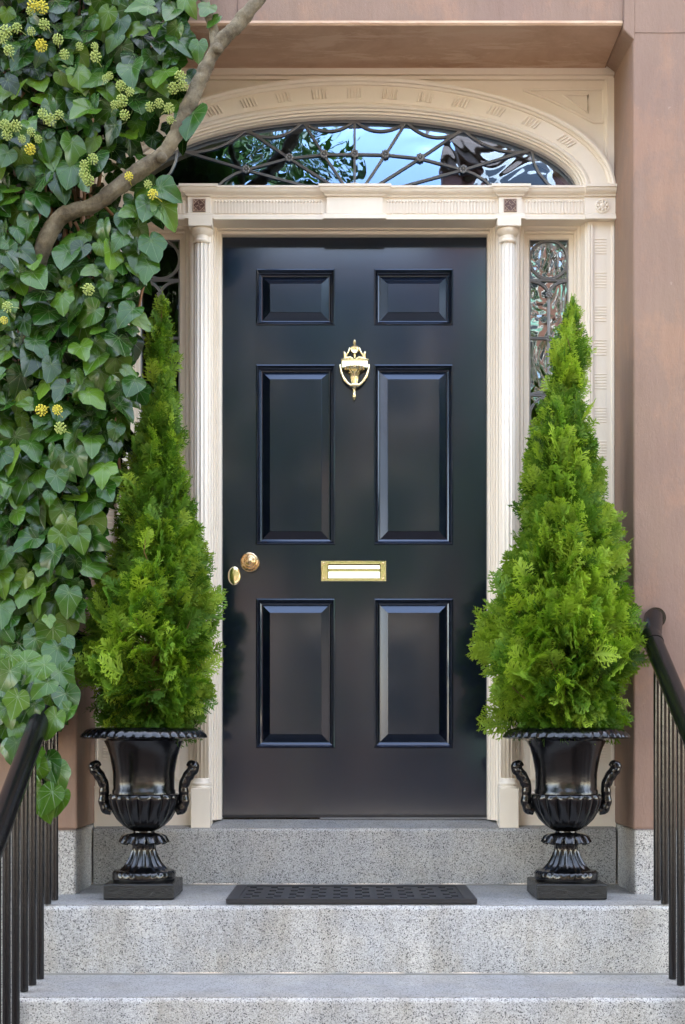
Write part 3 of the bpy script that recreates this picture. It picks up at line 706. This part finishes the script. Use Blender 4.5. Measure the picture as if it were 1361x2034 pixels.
# ------------------------------------------------------------------ conifers
def spray_template(seed, L=.10):
    r = random.Random(seed); V = []; Fc = []; T = []
    def ribbon(p, d, nrm, ln, w, t0, t1, bend, seg=3):
        side = d.cross(nrm).normalized(); prev = None; q = p.copy(); dd = d.copy(); pts = []
        for i in range(seg+1):
            k = i/seg; ww = w*(1-.65*k)
            V.append(q-side*ww); V.append(q+side*ww+nrm*ww*.5); tt = t0+(t1-t0)*k; T.extend((tt, tt)); n = len(V)
            if prev is not None: Fc.append((prev, prev+1, n-1, n-2))
            prev = n-2; pts.append((q.copy(), dd.copy()))
            dd = (dd+side*bend/seg).normalized(); side = dd.cross(nrm).normalized(); q = q+dd*(ln/seg)
        return pts
    N0 = Vector((0, 0, 1)); D0 = Vector((0, 1, 0))
    bend = r.uniform(-.35, .35)
    main = ribbon(Vector((0, 0, 0)), D0, N0, L, .0026, 0, .8, bend, 12)
    for i in range(1, 12):
        k = i/12; q, d = main[i]
        for s in (-1, 1):
            if r.random() < .12: continue
            nn = (N0+Vector((r.uniform(-.25, .25), r.uniform(-.25, .25), 0))).normalized()
            ang = s*R(r.uniform(32, 52)); d1 = Matrix.Rotation(ang, 3, nn) @ d
            l1 = L*(.52*(1-k)**.8+.09)*r.uniform(.8, 1.15)
            br = ribbon(q, d1, nn, l1, .0026, .25+.4*k, 1, -s*.35, 4)
            m = int(l1/.0120)
            for j in range(1, m+1):
                kk = j/(m+1); a = min(int(kk*4), 3); f = kk*4-a; qq = br[a][0].lerp(br[a+1][0], f); dd = br[a][1]
                s2 = 1 if j % 2 else -1
                for s3 in (s2,):
                    d2 = Matrix.Rotation(s3*R(r.uniform(30, 48)), 3, nn) @ dd
                    ribbon(qq, d2, nn, (l1*.34*(1-kk)+.0075)*r.uniform(.8, 1.2), .0026, .5+.3*kk, 1, 0, 1)
    return np.array([tuple(v) for v in V]), np.array(Fc), np.array(T)
TPL = [spray_template(s) for s in range(5)]
def make_conifer(loc, label, rad, lean, n, seed, trunkh, tone=.30, shrink=.018):
    """rad: list of (height fraction, half width left, half width right) in metres"""
    r = random.Random(seed); H = trunkh
    root = empty('potted_conifer', loc, label, 'conifer', 'conifers growing in the urns')
    hs = [a[0] for a in rad]; rl = [a[1] for a in rad]; rr_ = [a[2] for a in rad]; le = [a[0] for a in lean]; lx = [a[1] for a in lean]
    def axis(h): return np.interp(h, le, lx)
    tb = MB(); tb.tube([(loc[0]+axis(h), loc[1], loc[2]+h*H) for h in np.linspace(-.01, .97, 16)], [.010*(1-h)+.0015 for h in np.linspace(0, .97, 16)], 8)
    brn = MB(); VV = []; FF = []; TT = []; base = 0
    cand = np.array(rl)+np.array(rr_)
    # sector bumps make clumps with hollows between
    clumps = [(r.random(), r.uniform(0, 2*math.pi), r.uniform(.8, 1.22)) for _ in range(110)]
    cnt = 0
    while cnt < n:
        h = r.random()
        wtot = np.interp(h, hs, cand)
        if r.random() > (wtot/max(cand))*.92+.10: continue
        if h > .72 and r.random() < .45: continue
        th = r.uniform(0, 2*math.pi)
        if math.sin(th) > .3 and r.random() < .45: continue          # thinner behind
        wl, wr = max(.006, np.interp(h, hs, rl)-shrink), max(.006, np.interp(h, hs, rr_)-shrink)
        rx = wr if math.cos(th) > 0 else wl; ry = (wl+wr)/2
        bmp = 1.0; best = 9; clt = 0
        for ch, ca, cf in clumps:
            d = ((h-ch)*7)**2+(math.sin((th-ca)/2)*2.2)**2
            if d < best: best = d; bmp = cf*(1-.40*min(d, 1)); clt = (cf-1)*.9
        inner = r.random()
        tipr = (.42+.53*inner**.5)*bmp*(1.0 if r.random() > .10 else r.uniform(1.05, 1.22))
        L = r.uniform(.078, .128)*(.52+.48*min(1, wtot/.28)); sc_ = L/.10
        up = .55+1.4*h+r.uniform(-.35, .35)-(.9 if h < .12 else .45 if h < .25 else 0)
        d = Vector((math.cos(th), math.sin(th), up)).normalized()
        if h > .93: d = Vector((math.cos(th)*.35, math.sin(th)*.35, 1)).normalized()
        d = (d+Vector((r.uniform(-.3, .3), r.uniform(-.3, .3), r.uniform(-.2, .2)))).normalized()
        tip = Vector((loc[0]+axis(h)+math.cos(th)*rx*tipr, loc[1]+math.sin(th)*ry*tipr, loc[2]+h*H))
        st = tip-d*L*.85
        # sprays stand in near vertical planes, turned at random
        nrm = d.cross(Vector((0, 0, 1))).normalized(); nrm = Matrix.Rotation(r.gauss(0, .9), 3, d) @ nrm
        side = d.cross(nrm).normalized()
        M = np.array([[*side], [*d], [*nrm]])*sc_
        v, f, tt = TPL[r.randrange(5)]
        vv = v @ M+np.array(st)
        droop = (v[:, 1]/.10)**2*L*.16*(r.uniform(-.2, 1) if h < .8 else 0); vv[:, 2] -= droop
        VV.append(vv); FF.append(f+base); base += len(v)
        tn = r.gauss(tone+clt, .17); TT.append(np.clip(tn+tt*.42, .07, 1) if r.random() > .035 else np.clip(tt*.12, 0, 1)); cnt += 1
        if r.random() < .16 and best < 3:
            a0 = Vector((loc[0]+axis(max(0, h-.08)), loc[1], loc[2]+max(.0, h-.09)*H)); brn.tube([a0, (a0+st)/2+Vector((0, 0, -.01)), st, st+d*L*.5], [.0032, .0026, .0018, .0010], 5)
    tb.add(brn.v, brn.f); tb.build('trunk', TWIG, root, 60)
    me = bpy.data.meshes.new('foliage'); VV = np.concatenate(VV)-np.array(loc); FF = np.concatenate(FF); TT = np.concatenate(TT)
    me.vertices.add(len(VV)); me.vertices.foreach_set('co', VV.astype(np.float32).ravel())
    me.loops.add(FF.size); me.loops.foreach_set('vertex_index', FF.astype(np.int32).ravel())
    me.polygons.add(len(FF)); me.polygons.foreach_set('loop_start', np.arange(0, FF.size, 4, dtype=np.int32)); me.polygons.foreach_set('loop_total', np.full(len(FF), 4, dtype=np.int32))
    a = me.attributes.new('tint', 'FLOAT', 'POINT'); a.data.foreach_set('value', TT.astype(np.float32))
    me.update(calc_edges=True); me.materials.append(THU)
    o = bpy.data.objects.new('foliage', me); C.objects.link(o); o.parent = root
    return root
def outline(cx_px, rows_, ybase, ytop):
    Sx = S(UY); out = []; 
    for (py, a, c) in rows_:
        h = (ybase-py)/(ybase-ytop); out.append((h, (py, a, c)))
    return out
def conifer(cx_w, base_py, top_py, rows_, label, n, seed, tone, shrink):
    Sx = S(UY); H = (base_py-top_py)/Sx; rad = []; lean = []
    pc = (cx_w-CX)*Sx+690
    for (py, a, c) in sorted(rows_, key=lambda q: -q[0]):
        h = (base_py-py)/(base_py-top_py); m = (a+c)/2; ax = (m+pc)/2 if h < .1 else m
        lean.append((h, (ax-pc)/Sx)); rad.append((h, (ax-a)/Sx, (c-ax)/Sx))
    return make_conifer((cx_w, UY, Z(base_py, UY)), label, rad, lean, n, seed, H, tone, shrink)
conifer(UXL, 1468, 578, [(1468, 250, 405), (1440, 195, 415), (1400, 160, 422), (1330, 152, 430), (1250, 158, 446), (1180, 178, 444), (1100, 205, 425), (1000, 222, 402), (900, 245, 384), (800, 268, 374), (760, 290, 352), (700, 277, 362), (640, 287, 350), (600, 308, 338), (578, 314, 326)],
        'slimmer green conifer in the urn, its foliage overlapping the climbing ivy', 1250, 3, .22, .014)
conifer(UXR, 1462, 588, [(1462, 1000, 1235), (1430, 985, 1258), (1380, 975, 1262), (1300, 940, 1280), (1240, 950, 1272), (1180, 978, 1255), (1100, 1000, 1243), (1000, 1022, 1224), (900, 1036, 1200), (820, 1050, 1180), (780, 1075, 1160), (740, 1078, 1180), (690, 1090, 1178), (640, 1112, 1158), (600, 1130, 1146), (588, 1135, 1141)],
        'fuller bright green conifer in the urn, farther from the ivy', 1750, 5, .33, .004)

# ------------------------------------------------------------------ doormat
b = MB(); mx0, mx1, my0, my1 = X(449, -.515), X(948, -.515), -.515, -.125; th = .014; bd = .036
mz = zL+.0015
b.box(mx0, mx1, my0, my0+bd*.7, mz, mz+th); b.box(mx0, mx1, my1-bd*.7, my1, mz, mz+th)
b.box(mx0, mx0+bd, my0+bd*.7, my1-bd*.7, mz, mz+th); b.box(mx1-bd, mx1, my0+bd*.7, my1-bd*.7, mz, mz+th)
ix0, ix1, iy0, iy1 = mx0+bd, mx1-bd, my0+bd*.7, my1-bd*.7; nx, ny = 60, 15; cw, cd = (ix1-ix0)/nx, (iy1-iy0)/ny
yy_ = [iy0]
for j in range(ny): yy_.append(yy_[-1]+(iy1-iy0)*(1.55 if j % 2 else .52)/(7*1.55+8*.52))
for j in range(ny):
    run = None
    for i in range(nx+1):
        hole = i == nx or ((i % 6) in ((1, 2) if j % 4 == 1 else (3, 4)) and (j % 2 == 1))
        if not hole and run is None: run = i
        if hole and run is not None: b.box(ix0+run*cw, ix0+i*cw, yy_[j], yy_[j+1], mz+.001, mz+th-.003); run = None
b.box(ix0, ix1, iy0, iy1, mz-.0005, mz+.0008)
o = b.build('doormat', RUB, None, 0); tag(o, 'thin black rubber doormat with rows of small holes on the top landing', 'doormat')

# ------------------------------------------------------------------ iron railings
def railing(x, ztop, slope, label):
    r = empty('iron_railing', (x, -.9, z2), label, 'railing', 'iron stair railings')
    hz = lambda y: ztop+(y+.25)*slope
    b = MB(); b.tube([(x*1.035, FY+.01, ztop+.012), (x*1.02, FY-.04, ztop+.010), (x, FY-.10, hz(FY-.10)), (x, -.9, hz(-.9)), (x, -1.62, hz(-1.62)), (x, -1.72, hz(-1.70)+.005)], [.030, .030, .031, .031, .031, .027], 24)
    b.tube([(x, FY-.085, hz(FY-.085)+.004), (x, FY-.125, hz(FY-.125))], .033, 24)
    b.build('handrail', RAIL, r, 60)
    b = MB(); b.lathe([(.034, 0), (.034, .006), (.032, .010), (.032, .014)], x*1.035, FY-.006, ztop+.012, 24, axis='y'); b.build('wall_flange', RAIL, r, 50)
    y = -.420
    while y > -1.60:
        zb = zL if y > YL else z2 if y > Y2 else z3 if y > Y3 else z4
        b = MB(); b.tube([(x, y, zb+.001), (x, y, (zb+hz(y))/2), (x, y, hz(y)-.02)], .0115, 14); b.build('baluster', RAIL, r, 60)
        y -= .0945
    b = MB(); b.box(x-.022, x+.022, -1.545, -1.501, z4+.001, hz(-1.52)-.01); b.build('newel', RAIL, r, 0, .004)
    return r
railing(-.938-.004, ZC+.300, .66, 'black iron railing with round handrail partly hidden by ivy leaves')
railing(.944, ZC+.386, .65, 'black iron railing with round handrail fixed to the bare brownstone pier')

# ------------------------------------------------------------------ ivy
ivy = empty('climbing_ivy', (X(60, -.3), -.3, zL), 'dark green flowering ivy with a thick bare stem climbing over the doorway', 'ivy')
bk = MB()
def path(pts, y, sub=6, jit=.0012):
    P = [Vector(W(px, py, yy)) for px, py, yy in pts]; Q = []
    for i in range(len(P)-1):
        p0 = P[max(0, i-1)]; p1 = P[i]; p2 = P[i+1]; p3 = P[min(len(P)-1, i+2)]
        for k in range(sub):
            u = k/sub; Q.append(.5*((2*p1)+(p2-p0)*u+(2*p0-5*p1+4*p2-p3)*u*u+(3*p1-p0-3*p2+p3)*u**3)+Vector((random.uniform(-jit, jit), random.uniform(-jit, jit), random.uniform(-jit, jit))))
    Q.append(P[-1]); return Q
mp = path([(60, 700, -.31), (70, 600, -.33), (82, 505, -.40), (120, 432, -.43), (190, 405, -.44), (262, 350, -.45), (330, 298, -.46), (368, 225, -.46), (398, 158, -.46), (432, 92, -.46), (475, 45, -.46), (545, -40, -.45), (600, -130, -.42)], 0, 14)
n = len(mp); rd = [(.0265-.0075*i/n)*(1+.03*math.sin(i*.45)+.05*math.sin(i*.19+1)) for i in range(n)]
bk.tube(mp, rd, 30)
fp = path([(428, 100, -.455), (425, 60, -.455), (412, 20, -.45), (396, -40, -.44), (380, -120, -.40)], 0, 6); bk.tube(fp, [.0165-.005*i/len(fp) for i in range(len(fp))], 14)
from mathutils import noise as mn
def rough_bark(b, amp):
    out = []
    for v in b.v:
        p = Vector(v); q = p*26
        out.append(tuple(p+Vector((mn.noise(q), mn.noise(q+Vector((9, 3, 1))), mn.noise(q+Vector((2, 8, 5)))))*amp+Vector((mn.noise(p*90), mn.noise(p*90+Vector((4, 4, 4))), mn.noise(p*90+Vector((7, 1, 2)))))*amp*.5))
    b.v = out
for c0_, r0_ in (((322, 312), .012), ((432, 96), .013)):
    bk.sphere(Vector(W(c0_[0], c0_[1], -.475)), r0_*1.3, 12, 8)
rough_bark(bk, .0034)
bk.build('stem', BARK, ivy, 180)
vb = MB()
for k in range(16):
    x0 = random.uniform(5, 200); pts = [(x0+random.uniform(-25, 25)+20*math.sin(j+k), py, -.275-random.uniform(0, .03)) for j, py in enumerate(range(-60, 1200, 150))]
    q = path(pts, 0, 5); vb.tube(q, random.uniform(.004, .009), 7)
for pts in ([(60, 690, -.31), (50, 900, -.29), (40, 1150, -.31), (50, 1350, -.36), (70, 1480, -.42)], [(70, 1420, -.40), (95, 1520, -.47), (100, 1600, -.48)], [(200, 400, -.4), (260, 470, -.35), (290, 520, -.33), (270, 640, -.32)],
            [(150, 440, -.36), (190, 560, -.32), (215, 700, -.31), (230, 850, -.32), (240, 960, -.32)], [(110, 1000, -.33), (180, 1060, -.38), (200, 1120, -.37)]):
    vb.tube(path(pts, 0, 6), .005, 7)
vb.build('vine', TWIG, ivy, 180)
# leaves
def leaf_mesh(kind):
    rays = 22; rings = [0, .3, .55, .8, 1.0]
    def rad(th):
        a = abs(th); base = np.interp(a, [0, 12, 28, 45, 60, 80, 100, 125, 150, 168, 180], [1.0, .84, .68, .60, .565, .53, .49, .45, .40, .32, .14])
        if kind == 1: base *= 1+.16*math.exp(-((a-62)/12)**2)-.08*math.exp(-((a-34)/10)**2)
        if kind == 2: base *= 1+.05*math.sin(a/9)
        return base
    V = []; UVv = []; Fc = []
    V.append((0, 0, 0)); UVv.append((0, 0))
    for r_ in rings[1:]:
        for k in range(rays+1):
            th = -178+356*k/rays; q = rad(th)*r_; x = q*math.sin(R(th)); v = q*math.cos(R(th))
            V.append((x, -v, 0)); UVv.append((x, v))
    nn = rays+1
    for k in range(rays): Fc.append((0, 1+k+1, 1+k))
    for j in range(3):
        for k in range(rays): a = 1+j*nn+k; Fc.append((a, a+1, a+nn+1, a+nn))
    return np.array(V), Fc, np.array(UVv)
LT = [leaf_mesh(k) for k in range(3)]
LV = []; LF = []; LU = []; LV2 = []; LTi = []; petb = MB(); lcount = 0
ext = [(-60, 405), (0, 398), (40, 375), (80, 385), (130, 378), (170, 395), (215, 372), (260, 400), (300, 340), (330, 300), (375, 322), (425, 330), (460, 300), (500, 300), (560, 300), (600, 278), (650, 292), (720, 272), (780, 300), (830, 262), (900, 252), (960, 248), (1000, 222), (1060, 208), (1110, 218), (1160, 188), (1220, 170), (1270, 158), (1330, 152), (1390, 142), (1440, 118), (1460, 60)]
exy = [a[0] for a in ext]; exx = [a[1] for a in ext]
def put_leaf(px, py, y, size, tint, tilt=None, roll=None):
    global lcount
    p = Vector(W(px, py, y))
    nrm = Vector((random.gauss(0, .42), -1, random.gauss(.45, .42))) if tilt is None else Vector(tilt)
    nrm.normalize(); d = Vector((0, 0, -1)); d = (d-nrm*d.dot(nrm)).normalized(); d = Matrix.Rotation(R(random.gauss(0, 38)) if roll is None else roll, 3, nrm) @ d
    side = d.cross(nrm).normalized()         # local x; local -y is the tip
    v, f, uv = LT[random.choice((0, 0, 1, 2))]; v = v.copy()
    cup, dr, wv = random.uniform(-.10, .48), random.uniform(.05, .75), random.uniform(.03, .09); ph = random.uniform(0, 6)
    rr = np.hypot(v[:, 0], v[:, 1]); an = np.arctan2(v[:, 0], -v[:, 1])
    v[:, 2] = cup*np.abs(v[:, 0])-dr*rr**2*.5+wv*np.sin(an*5+ph)*rr**2+.02*np.cos(an*10)*rr
    v[:, 0] *= random.uniform(.88, 1.08)
    M = np.array([[*side], [*(-d)], [*nrm]])*size
    vv = v @ M+np.array(p+Vector((0, 0, size*.32)))
    base = sum_l[0]; LV.append(vv); LF.extend([tuple(i+base for i in q) for q in f]); sum_l[0] += len(v)
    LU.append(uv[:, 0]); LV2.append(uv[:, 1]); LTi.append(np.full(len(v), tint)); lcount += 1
    if random.random() < .55:
        a0 = p+Vector((0, 0, size*.32)); b0 = a0+(-d)*size*random.uniform(.15, .4)-nrm*size*random.uniform(.3, .7)
        petb.tube([a0, (a0+b0)/2+Vector((0, 0, -.004)), b0], [.0012, .0013, .0014], 5, caps=False)
sum_l = [0]
def inside(px, py):
    e = np.interp(py, exy, exx)
    return px < e
def placed(n, ymin, ymax, smin, smax, tmu, inset=0, mind=30, ox=0):
    pts = []; tries = 0
    while len(pts) < n and tries < n*60:
        tries += 1; px = random.uniform(-50, 400); py = random.uniform(-60, 1470)
        e = np.interp(py, exy, exx)-inset
        if px > e: continue
        if any((px-a)**2+(py-c)**2 < mind*mind for a, c in pts): continue
        # keep the bare stem and the pale wood behind the arch partly visible
        if ymin < -.36:
            dd = min((px-a)**2+(py-c)**2 for a, c in ((90, 480), (110, 450), (150, 420), (190, 402), (225, 378), (262, 350), (300, 322), (330, 298), (350, 262), (368, 225), (384, 190), (398, 158)))
            if dd < 48**2 and px > 60: continue
        if 225 < px < 330 and 290 < py < 330 and random.random() < .8: continue
        if py < 330 and px > 205 and ymin > -.36 and 120 < py and random.random() < .35: continue
        pts.append((px, py))
        k = (e-px)
        y = random.uniform(ymin, ymax)
        put_leaf(px, py, y, random.uniform(smin, smax), min(1, max(0, random.gauss(tmu, .22))))
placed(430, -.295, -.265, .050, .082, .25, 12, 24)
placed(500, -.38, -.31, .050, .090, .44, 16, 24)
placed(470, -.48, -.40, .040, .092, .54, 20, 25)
for px, py, s_ in ((62, 1505, .07), (72, 1535, .078), (58, 1570, .07), (95, 1525, .08), (112, 1545, .085), (104, 1590, .08), (85, 1605, .075), (122, 1595, .07), (48, 1560, .062), (82, 1560, .075), (18, 1492, .065), (32, 1488, .06), (100, 1400, .085), (130, 1395, .08), (110, 1440, .08), (137, 1425, .07), (88, 1340, .09), (60, 1370, .08), (35, 1400, .075), (15, 1420, .07), (20, 1350, .08), (50, 1330, .075), (75, 1455, .06), (95, 1370, .07), (120, 1350, .075), (5, 1380, .07), (70, 1410, .06),
                   (384, 245, .10), (318, 390, .085), (322, 425, .09), (295, 420, .085), (300, 495, .085), (295, 540, .075), (395, 100, .06), (415, 25, .06), (370, 10, .07), (430, 45, .045)):
    put_leaf(px, py, random.uniform(-.66, -.56) if px < 140 and py > 1300 else -.47, s_, random.uniform(.45, .85), (random.gauss(0, .2), -1, random.gauss(.35, .15)))
me_v = np.concatenate(LV); lb = MB(); lb.v = [tuple(q) for q in me_v]; lb.f = LF
lb.at = {'lu': np.concatenate(LU), 'lv': np.concatenate(LV2), 'tint': np.concatenate(LTi)}
nl = len(lb.f); nv_ = len(lb.v); lb.add(petb.v, petb.f)
for k_ in lb.at: lb.at[k_] = np.concatenate([lb.at[k_], np.zeros(len(petb.v))])
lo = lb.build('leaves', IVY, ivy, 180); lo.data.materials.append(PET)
mi = np.zeros(len(lb.f), dtype=np.int32); mi[nl:] = 1; lo.data.polygons.foreach_set('material_index', mi)
# flower clusters
def umbel(m):
    b = MB(); c0 = Vector((0, 0, 0)); g = 34
    for k in range(g):
        zf = 1-2*(k+.5)/g; a = k*2.39996; rr = math.sqrt(1-zf*zf); d = Vector((rr*math.cos(a), rr*math.sin(a), zf))
        if d.y > .65: continue
        b.tube([c0, d*.0165], .0006, 4, caps=False); b.sphere(d*.0175, .0031, 6, 4)
    b.tube([Vector((0, 0, 0)), Vector((.003, .014, -.012)), Vector((.006, .035, -.018))], [.0012, .0011, .0012], 6)
    o = b.build('flower_cluster', m, None, 60); return o
ug = umbel(BERG); uy = umbel(BERY)
fl_g = [(60, 22), (88, 48), (12, 62), (34, 56), (18, 100), (5, 76), (62, 62), (115, 78), (158, 92), (188, 92), (190, 112), (128, 108), (218, 150), (240, 170), (242, 200), (210, 156), (258, 182), (228, 208), (248, 228), (298, 212), (316, 205), (336, 215), (338, 238), (358, 152), (364, 170), (344, 175), (85, 226), (100, 238), (118, 228), (10, 248), (32, 250), (44, 276), (62, 262), (76, 276), (14, 268), (168, 328), (184, 316), (176, 358), (168, 345), (294, 366), (15, 610), (176, 575), (120, 850)]
fl_y = [(84, 14), (66, 12), (82, 90), (60, 296), (256, 350), (304, 386), (8, 636), (82, 815), (114, 814)]
first = {}
for pts, proto in ((fl_g, ug), (fl_y, uy)):
    for i, (px, py) in enumerate(pts):
        o = proto if i == 0 else proto.copy()
        if i: C.objects.link(o)
        o.parent = ivy; o.location = Vector(W(px, py, -.505))-ivy.location
        o.rotation_euler = (random.uniform(-.4, .4), random.uniform(-2.6, 2.6), random.uniform(-.5, .5)); s_ = random.uniform(.58, .98); o.scale = (s_,)*3

# ------------------------------------------------------------------ ground and the far side of the street
t = Mt('brick_paving'); br = t.node('ShaderNodeTexBrick'); t.link(t.coord(), br.inputs['Vector']); br.inputs['Scale'].default_value = 5
br.inputs['Color1'].default_value = (.085, .055, .042, 1); br.inputs['Color2'].default_value = (.125, .085, .065, 1); br.inputs['Mortar'].default_value = (.2, .17, .14, 1); t.set(Base_Color=br.outputs[0], Roughness=.8); PAVE = t.m
def sheet(name, x0, x1, y0, y1, z, m):
    b = MB(); b.add([(x0, y0, z), (x1, y0, z), (x1, y1, z), (x0, y1, z)], [(0,1,2,3)]); tag(b.build(name, m, None, 0), kind='structure')
sheet('ground', -150, 150, -150, 150, -.16, plain('earth', (.12, .1, .07)))
def slab(name, y0, y1, z0, z1, m):
    b = MB(); b.box(-60, 60, y0, y1, z0, z1); tag(b.build(name, m, None, 0), kind='structure')
slab('pavement', -5.6, 1.0, -.15, 0, PAVE); slab('kerb', -5.75, -5.604, -.15, .003, GRB)
slab('road', -13.5, -5.754, -.155, -.13, plain('asphalt', (.055, .055, .056), .85, .25, 40))
slab('far_kerb', -13.65, -13.504, -.15, .003, GRB); slab('far_pavement', -19.4, -13.654, -.15, 0, plain('pale_concrete', (.42, .39, .35), .9))
WHT = plain('white_trim', (.45, .43, .40)); COP = plain('verdigris_copper', (.20, .42, .34), .6, .3, 3); BRK = plain('red_brick', (.17, .075, .055), .8, .2, 3)
BRK2 = plain('tan_brick', (.12, .08, .06), .8, .2, 3); STN = plain('pale_stone', (.14, .11, .09), .8, .15, 3)
t = Mt('far_window_glass'); t.set(Base_Color=(.02, .025, .03), Roughness=.08); WG = t.m
def opposite(name, label, x0, x1, h, wall, bay, nf, nc, dy=0):
    r = empty(name, ((x0+x1)/2, -19.6, 0), label, 'house', 'row houses across the street')
    yf = -19.5+dy
    b = MB(); b.box(x0, x1, -30, yf, 0, h); b.build('wall', wall, r, 0)
    b = MB(); b.box(x0-.1, x1+.1, yf-.2, yf+.45, h-.5, h-.02); b.box(x0-.1, x1+.1, yf-.1, yf+.25, h-.8, h-.505); b.build('cornice', STN if bay is None else BRK2, r, 0, .03)
    w = (x1-x0)/nc; fh = (h-1.6)/nf
    for i in range(nc):
        xc = x0+(i+.5)*w
        isbay = bay is not None and i % 2 == 0
        if isbay:
            b = MB(); d = .8; hw = w*.40; pts = [(xc-hw, yf-.02), (xc-hw*.6, yf+d), (xc+hw*.6, yf+d), (xc+hw, yf-.02)]
            b.strip([[(p[0], p[1], .8) for p in pts], [(p[0], p[1], h-2.6) for p in pts]]); b.f.append((0, 1, 2, 3)); b.f.append((4, 5, 6, 7)); b.build('bay', bay, r, 0)
        for j in range(nf):
            zc = 1.6+j*fh; yy = yf+(.8 if isbay else 0); ww, wh = (.55 if isbay else .5), fh*.30
            b = MB(); b.box(xc-ww-.12, xc+ww+.12, yy+.003, yy+.07, zc-.12, zc+2*wh+.25); f_ = b.build('window', WHT, r, 0)
            b = MB(); b.box(xc-ww, xc+ww, yy+.072, yy+.08, zc, zc+2*wh*.48); b.box(xc-ww, xc+ww, yy+.072, yy+.08, zc+2*wh*.53, zc+2*wh); b.build('pane', WG, f_, 0)
opposite('row_house', 'red brick house with verdigris copper bays across the street', 1.9, 11.5, 12.9, BRK, COP, 4, 4)
opposite('row_house', 'low tan brick house across the street', -3.2, 1.7, 10.2, BRK2, None, 3, 3, .3)
opposite('row_house', 'tall brown stone house across the street, beside the low brick one', -14, -3.4, 14.5, STN, None, 3, 4)
opposite('row_house', 'tall tan brick house at the far end across the street', 11.7, 20, 11.0, BRK2, None, 3, 4)
def street_tree(x, y, h, cr, label, n, seed, cz):
    r = random.Random(seed); root = empty('street_tree', (x, y, 0), label, 'tree', 'street trees')
    b = MB(); b.tube([(x, y, -.1), (x+.08, y, 1.5), (x-.05, y+.05, 3.2), (x+.1, y, 5.0)], [.17, .14, .12, .10], 12)
    for k in range(9):
        a = k*2.4; zz = 3.2+k*.35; e = Vector((x+math.cos(a)*cr*.75, y+math.sin(a)*cr*.75, cz+r.uniform(-.5, 1.0)*cr*.6)); s0 = Vector((x, y, min(zz, 5)))
        b.tube([s0, s0.lerp(e, .5)+Vector((0, 0, .3)), e], [.075, .05, .02], 8)
    b.build('trunk', BARK, root, 60)
    lb = MB(); tt = []
    cl = [(Vector((r.gauss(0, .5), r.gauss(0, .5), r.gauss(0, .42))), r.uniform(.16, .36)) for _ in range(34)]
    for k in range(n):
        c, q = cl[r.randrange(len(cl))]; d = Vector((r.gauss(0, 1), r.gauss(0, 1), r.gauss(0, 1))).normalized()*q*r.random()**.4
        p = Vector((x, y, cz))+(c+d)*cr; s_ = r.uniform(.06, .10); n1 = Vector((r.gauss(0, 1), r.gauss(0, 1), r.gauss(0, 1))).normalized(); u = n1.orthogonal().normalized(); w_ = n1.cross(u)
        lb.add([p-u*s_, p+w_*s_*.5, p+u*s_, p-w_*s_*.5], [(0,1,2,3)]); tt += [r.random()]*4
    lb.at = {'tint': tt}; lb.build('crown', TRL, root, 0)
street_tree(-2.0, -9.2, 8, 1.55, 'leafy street tree at the near kerb opposite the ivy', 4200, 2, 7.3)
street_tree(-7.0, -6.6, 8, 3.3, 'dense unseen kerb tree up the street beyond the ivy side, added to dim skylight', 12000, 41, 6.4)  # this crown and the next are added out of view to cut side skylight
street_tree(7.2, -6.8, 8, 3.2, 'dense unseen kerb tree down the street beyond the bare pier side, added to dim skylight', 12000, 42, 6.2)
for i_, (x_, h_) in enumerate(((-6.0, 5.6), (-.8, 5.3), (3.0, 5.0), (12.5, 5.6))):  # unseen row added to darken what the door reflects
    street_tree(x_, -15.6+.4*(i_ % 2), 8, 2.6, ('added unseen far kerb tree before the tall brown stone house', 'added unseen far kerb tree before the low tan brick house', 'added unseen far kerb tree before the brick house with copper bays', 'added unseen far kerb tree before the tall tan brick house')[i_], 7000, 20+i_, h_)
street_tree(7.5, -12.6, 8, 2.4, 'leafy street tree standing before the brick house with copper bays', 6000, 9, 6.6)
